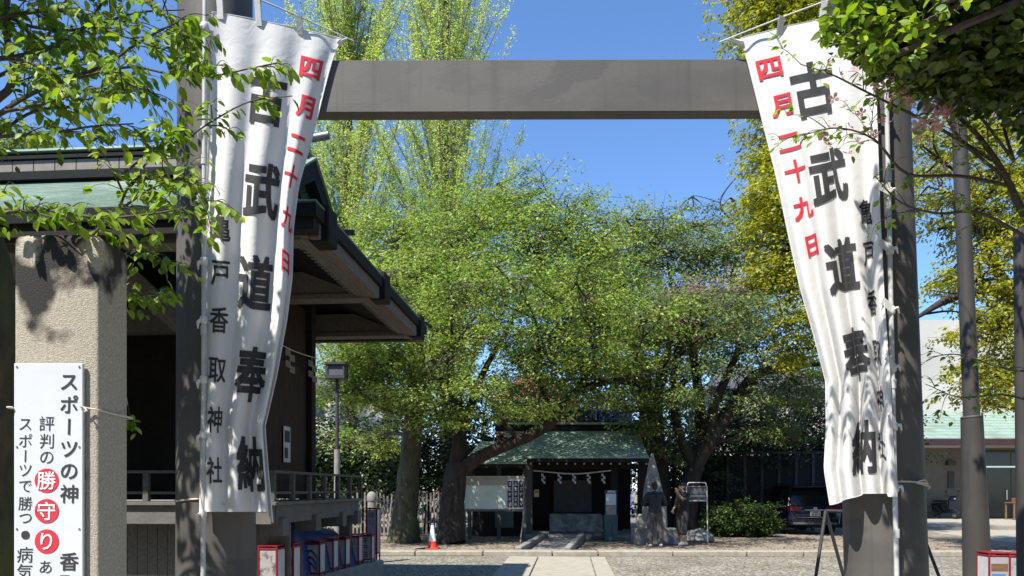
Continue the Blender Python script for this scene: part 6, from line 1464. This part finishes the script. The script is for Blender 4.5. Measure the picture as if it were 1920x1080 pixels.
dbr([(1960, 760), (1880, 740), (1800, 745), (1735, 720)], (6.4, 6.2), .01, .003, 8, 3, .3)
dbr([(1900, 300), (1820, 200), (1750, 170), (1690, 180)], (5.0, 4.6), .01, .003, 14, 4, .25)
for k in range(95): FLW.append(P(rg_.gauss(1745, 46), rg_.gauss(188, 34), 4.85 + rg_.uniform(-.15, .25)))
for k in range(14): FLW.append(P(rg_.uniform(1560, 1900), rg_.uniform(120, 340), 4.9 + rg_.uniform(-.1, .25)))
for k in range(10): FLW.append(P(rg_.uniform(1540, 1660), rg_.uniform(100, 320), 4.8))
for k in range(10):
    e = Vector((rg_.uniform(1.6, 3.0), rg_.uniform(4.0, 4.9), rg_.uniform(4.6, 5.6))); st = Vector((3.6, 5.0, 4.1)); pts = catmull([st, st.lerp(e, .5) + Vector((0, 0, .15)), e], 4); m.tube([p - off for p in pts], [.015, .008, .003], 5); side_twigs(rg_, m, off, pts, .0035, 5, .3, 4, .075, LV, .3, 2, .1)
bro = m.build('branches', MT['twig'], root, smooth=True); bro['kind'] = 'stuff'
near_tree(root, LV, MT['cherryleaf'], 7, 120)
# one four-bract flower, copied
bv, bf = [], []
for k in range(4):
    an = k * math.pi / 2; c_, s_ = math.cos(an), math.sin(an)
    for (x, y, z) in ((0, 0, 0), (.5, .32, .12), (.95, .2, .3), (.85, 0, .2), (.95, -.2, .3), (.5, -.32, .12)): bv.append((x * c_ - y * s_, x * s_ + y * c_, z))
    o_ = k * 6; bf += [(o_, o_ + 3, o_ + 1), (o_ + 1, o_ + 3, o_ + 2), (o_, o_ + 5, o_ + 3), (o_ + 3, o_ + 5, o_ + 4)]
fm = []
for k in range(3): me = np_mesh('flower', np.array(bv) , np.array(bf), np.full(len(bv), .3 + .3 * k)); me.materials.append(MT['petal']); fm.append(me)
for p in FLW:
    o = bpy.data.objects.new('flower', rg_.choice(fm)); col.objects.link(o); o.parent = root; o.location = p - off; o.scale = (rg_.uniform(.034, .05),) * 3; o.rotation_euler = (rg_.uniform(-.9, 1.2), rg_.uniform(-.8, .8), rg_.uniform(0, 6))

# --- small distant treetop above the hall roof and trees closing the far background
for (px, py, Y, rx, ry, lab) in ((60, 300, 40, 60, 40, 'distant dark treetop above the hall ridge'), (480, 420, 42, 120, 130, 'distant green tree behind the middle of the hall'), (1230, 640, 52, 170, 110, 'distant green tree behind the forked tree'), (760, 660, 52, 160, 120, 'distant green tree beyond the pale house'), (1480, 700, 52, 160, 90, 'distant green tree beyond the panel fence')):
    c = P(px, py, Y); r = (M(rx, Y), 2.5, M(ry, Y)); k += 1
    cl = [(c + Vector((r[0] * dx, 0, r[2] * dz)), (r[0] * .6, 2, r[2] * .6), 170) for dx, dz in ((0, .4), (-.5, 0), (.5, 0), (0, -.5), (-.4, -.6), (.4, -.6))]
    far_tree('distant_tree', lab, cl, [([Vector((c.x, Y, -.05)), Vector((c.x + .2, Y, c.z * .6)), Vector((c.x, Y, c.z))], [.4, .3, .1])], MT['blueleaf'], MT['bark'], 100 + k, 'distant trees', .22, 14, (.5, 1.1), .3, twigs=.1)

# --- unseen trees added around the viewpoint to cut the sky's fill light
for k, (x, y, h, r) in enumerate(((-16, -9, 11, 4.5), (-8.5, -12, 12, 4.5), (-1, -12.5, 11.5, 4.5), (7, -11.5, 11.5, 4.5), (14.5, -8, 11, 4.5), (15.5, 1, 11, 4.2), (-15, 0, 10.5, 4.0), (-14.5, 7.5, 8.5, 3.2), (13, 8, 10, 3.2))):
    cl = [(Vector((x + dx * r * .5, y + dy * r * .4, h * (.58 + dz))), (r * .62, r * .5, h * .26), 210) for dx, dy, dz in ((0, 0, .22), (-1, 0, 0), (1, 0, 0), (0, 1, -.05), (-.5, -.6, -.2), (.6, .3, -.24))]
    far_tree('light_blocking_tree', 'tall leafy tree added outside the gate to block sky light', cl, [([Vector((x, y, -.05)), Vector((x + .2, y, h * .4)), Vector((x, y, h * .75))], [.35, .26, .08])], MT['blueleaf'], MT['bark'], 140 + k, 'trees added to block sky light', .42, 9, (.5, 1.2), .5, twigs=0)
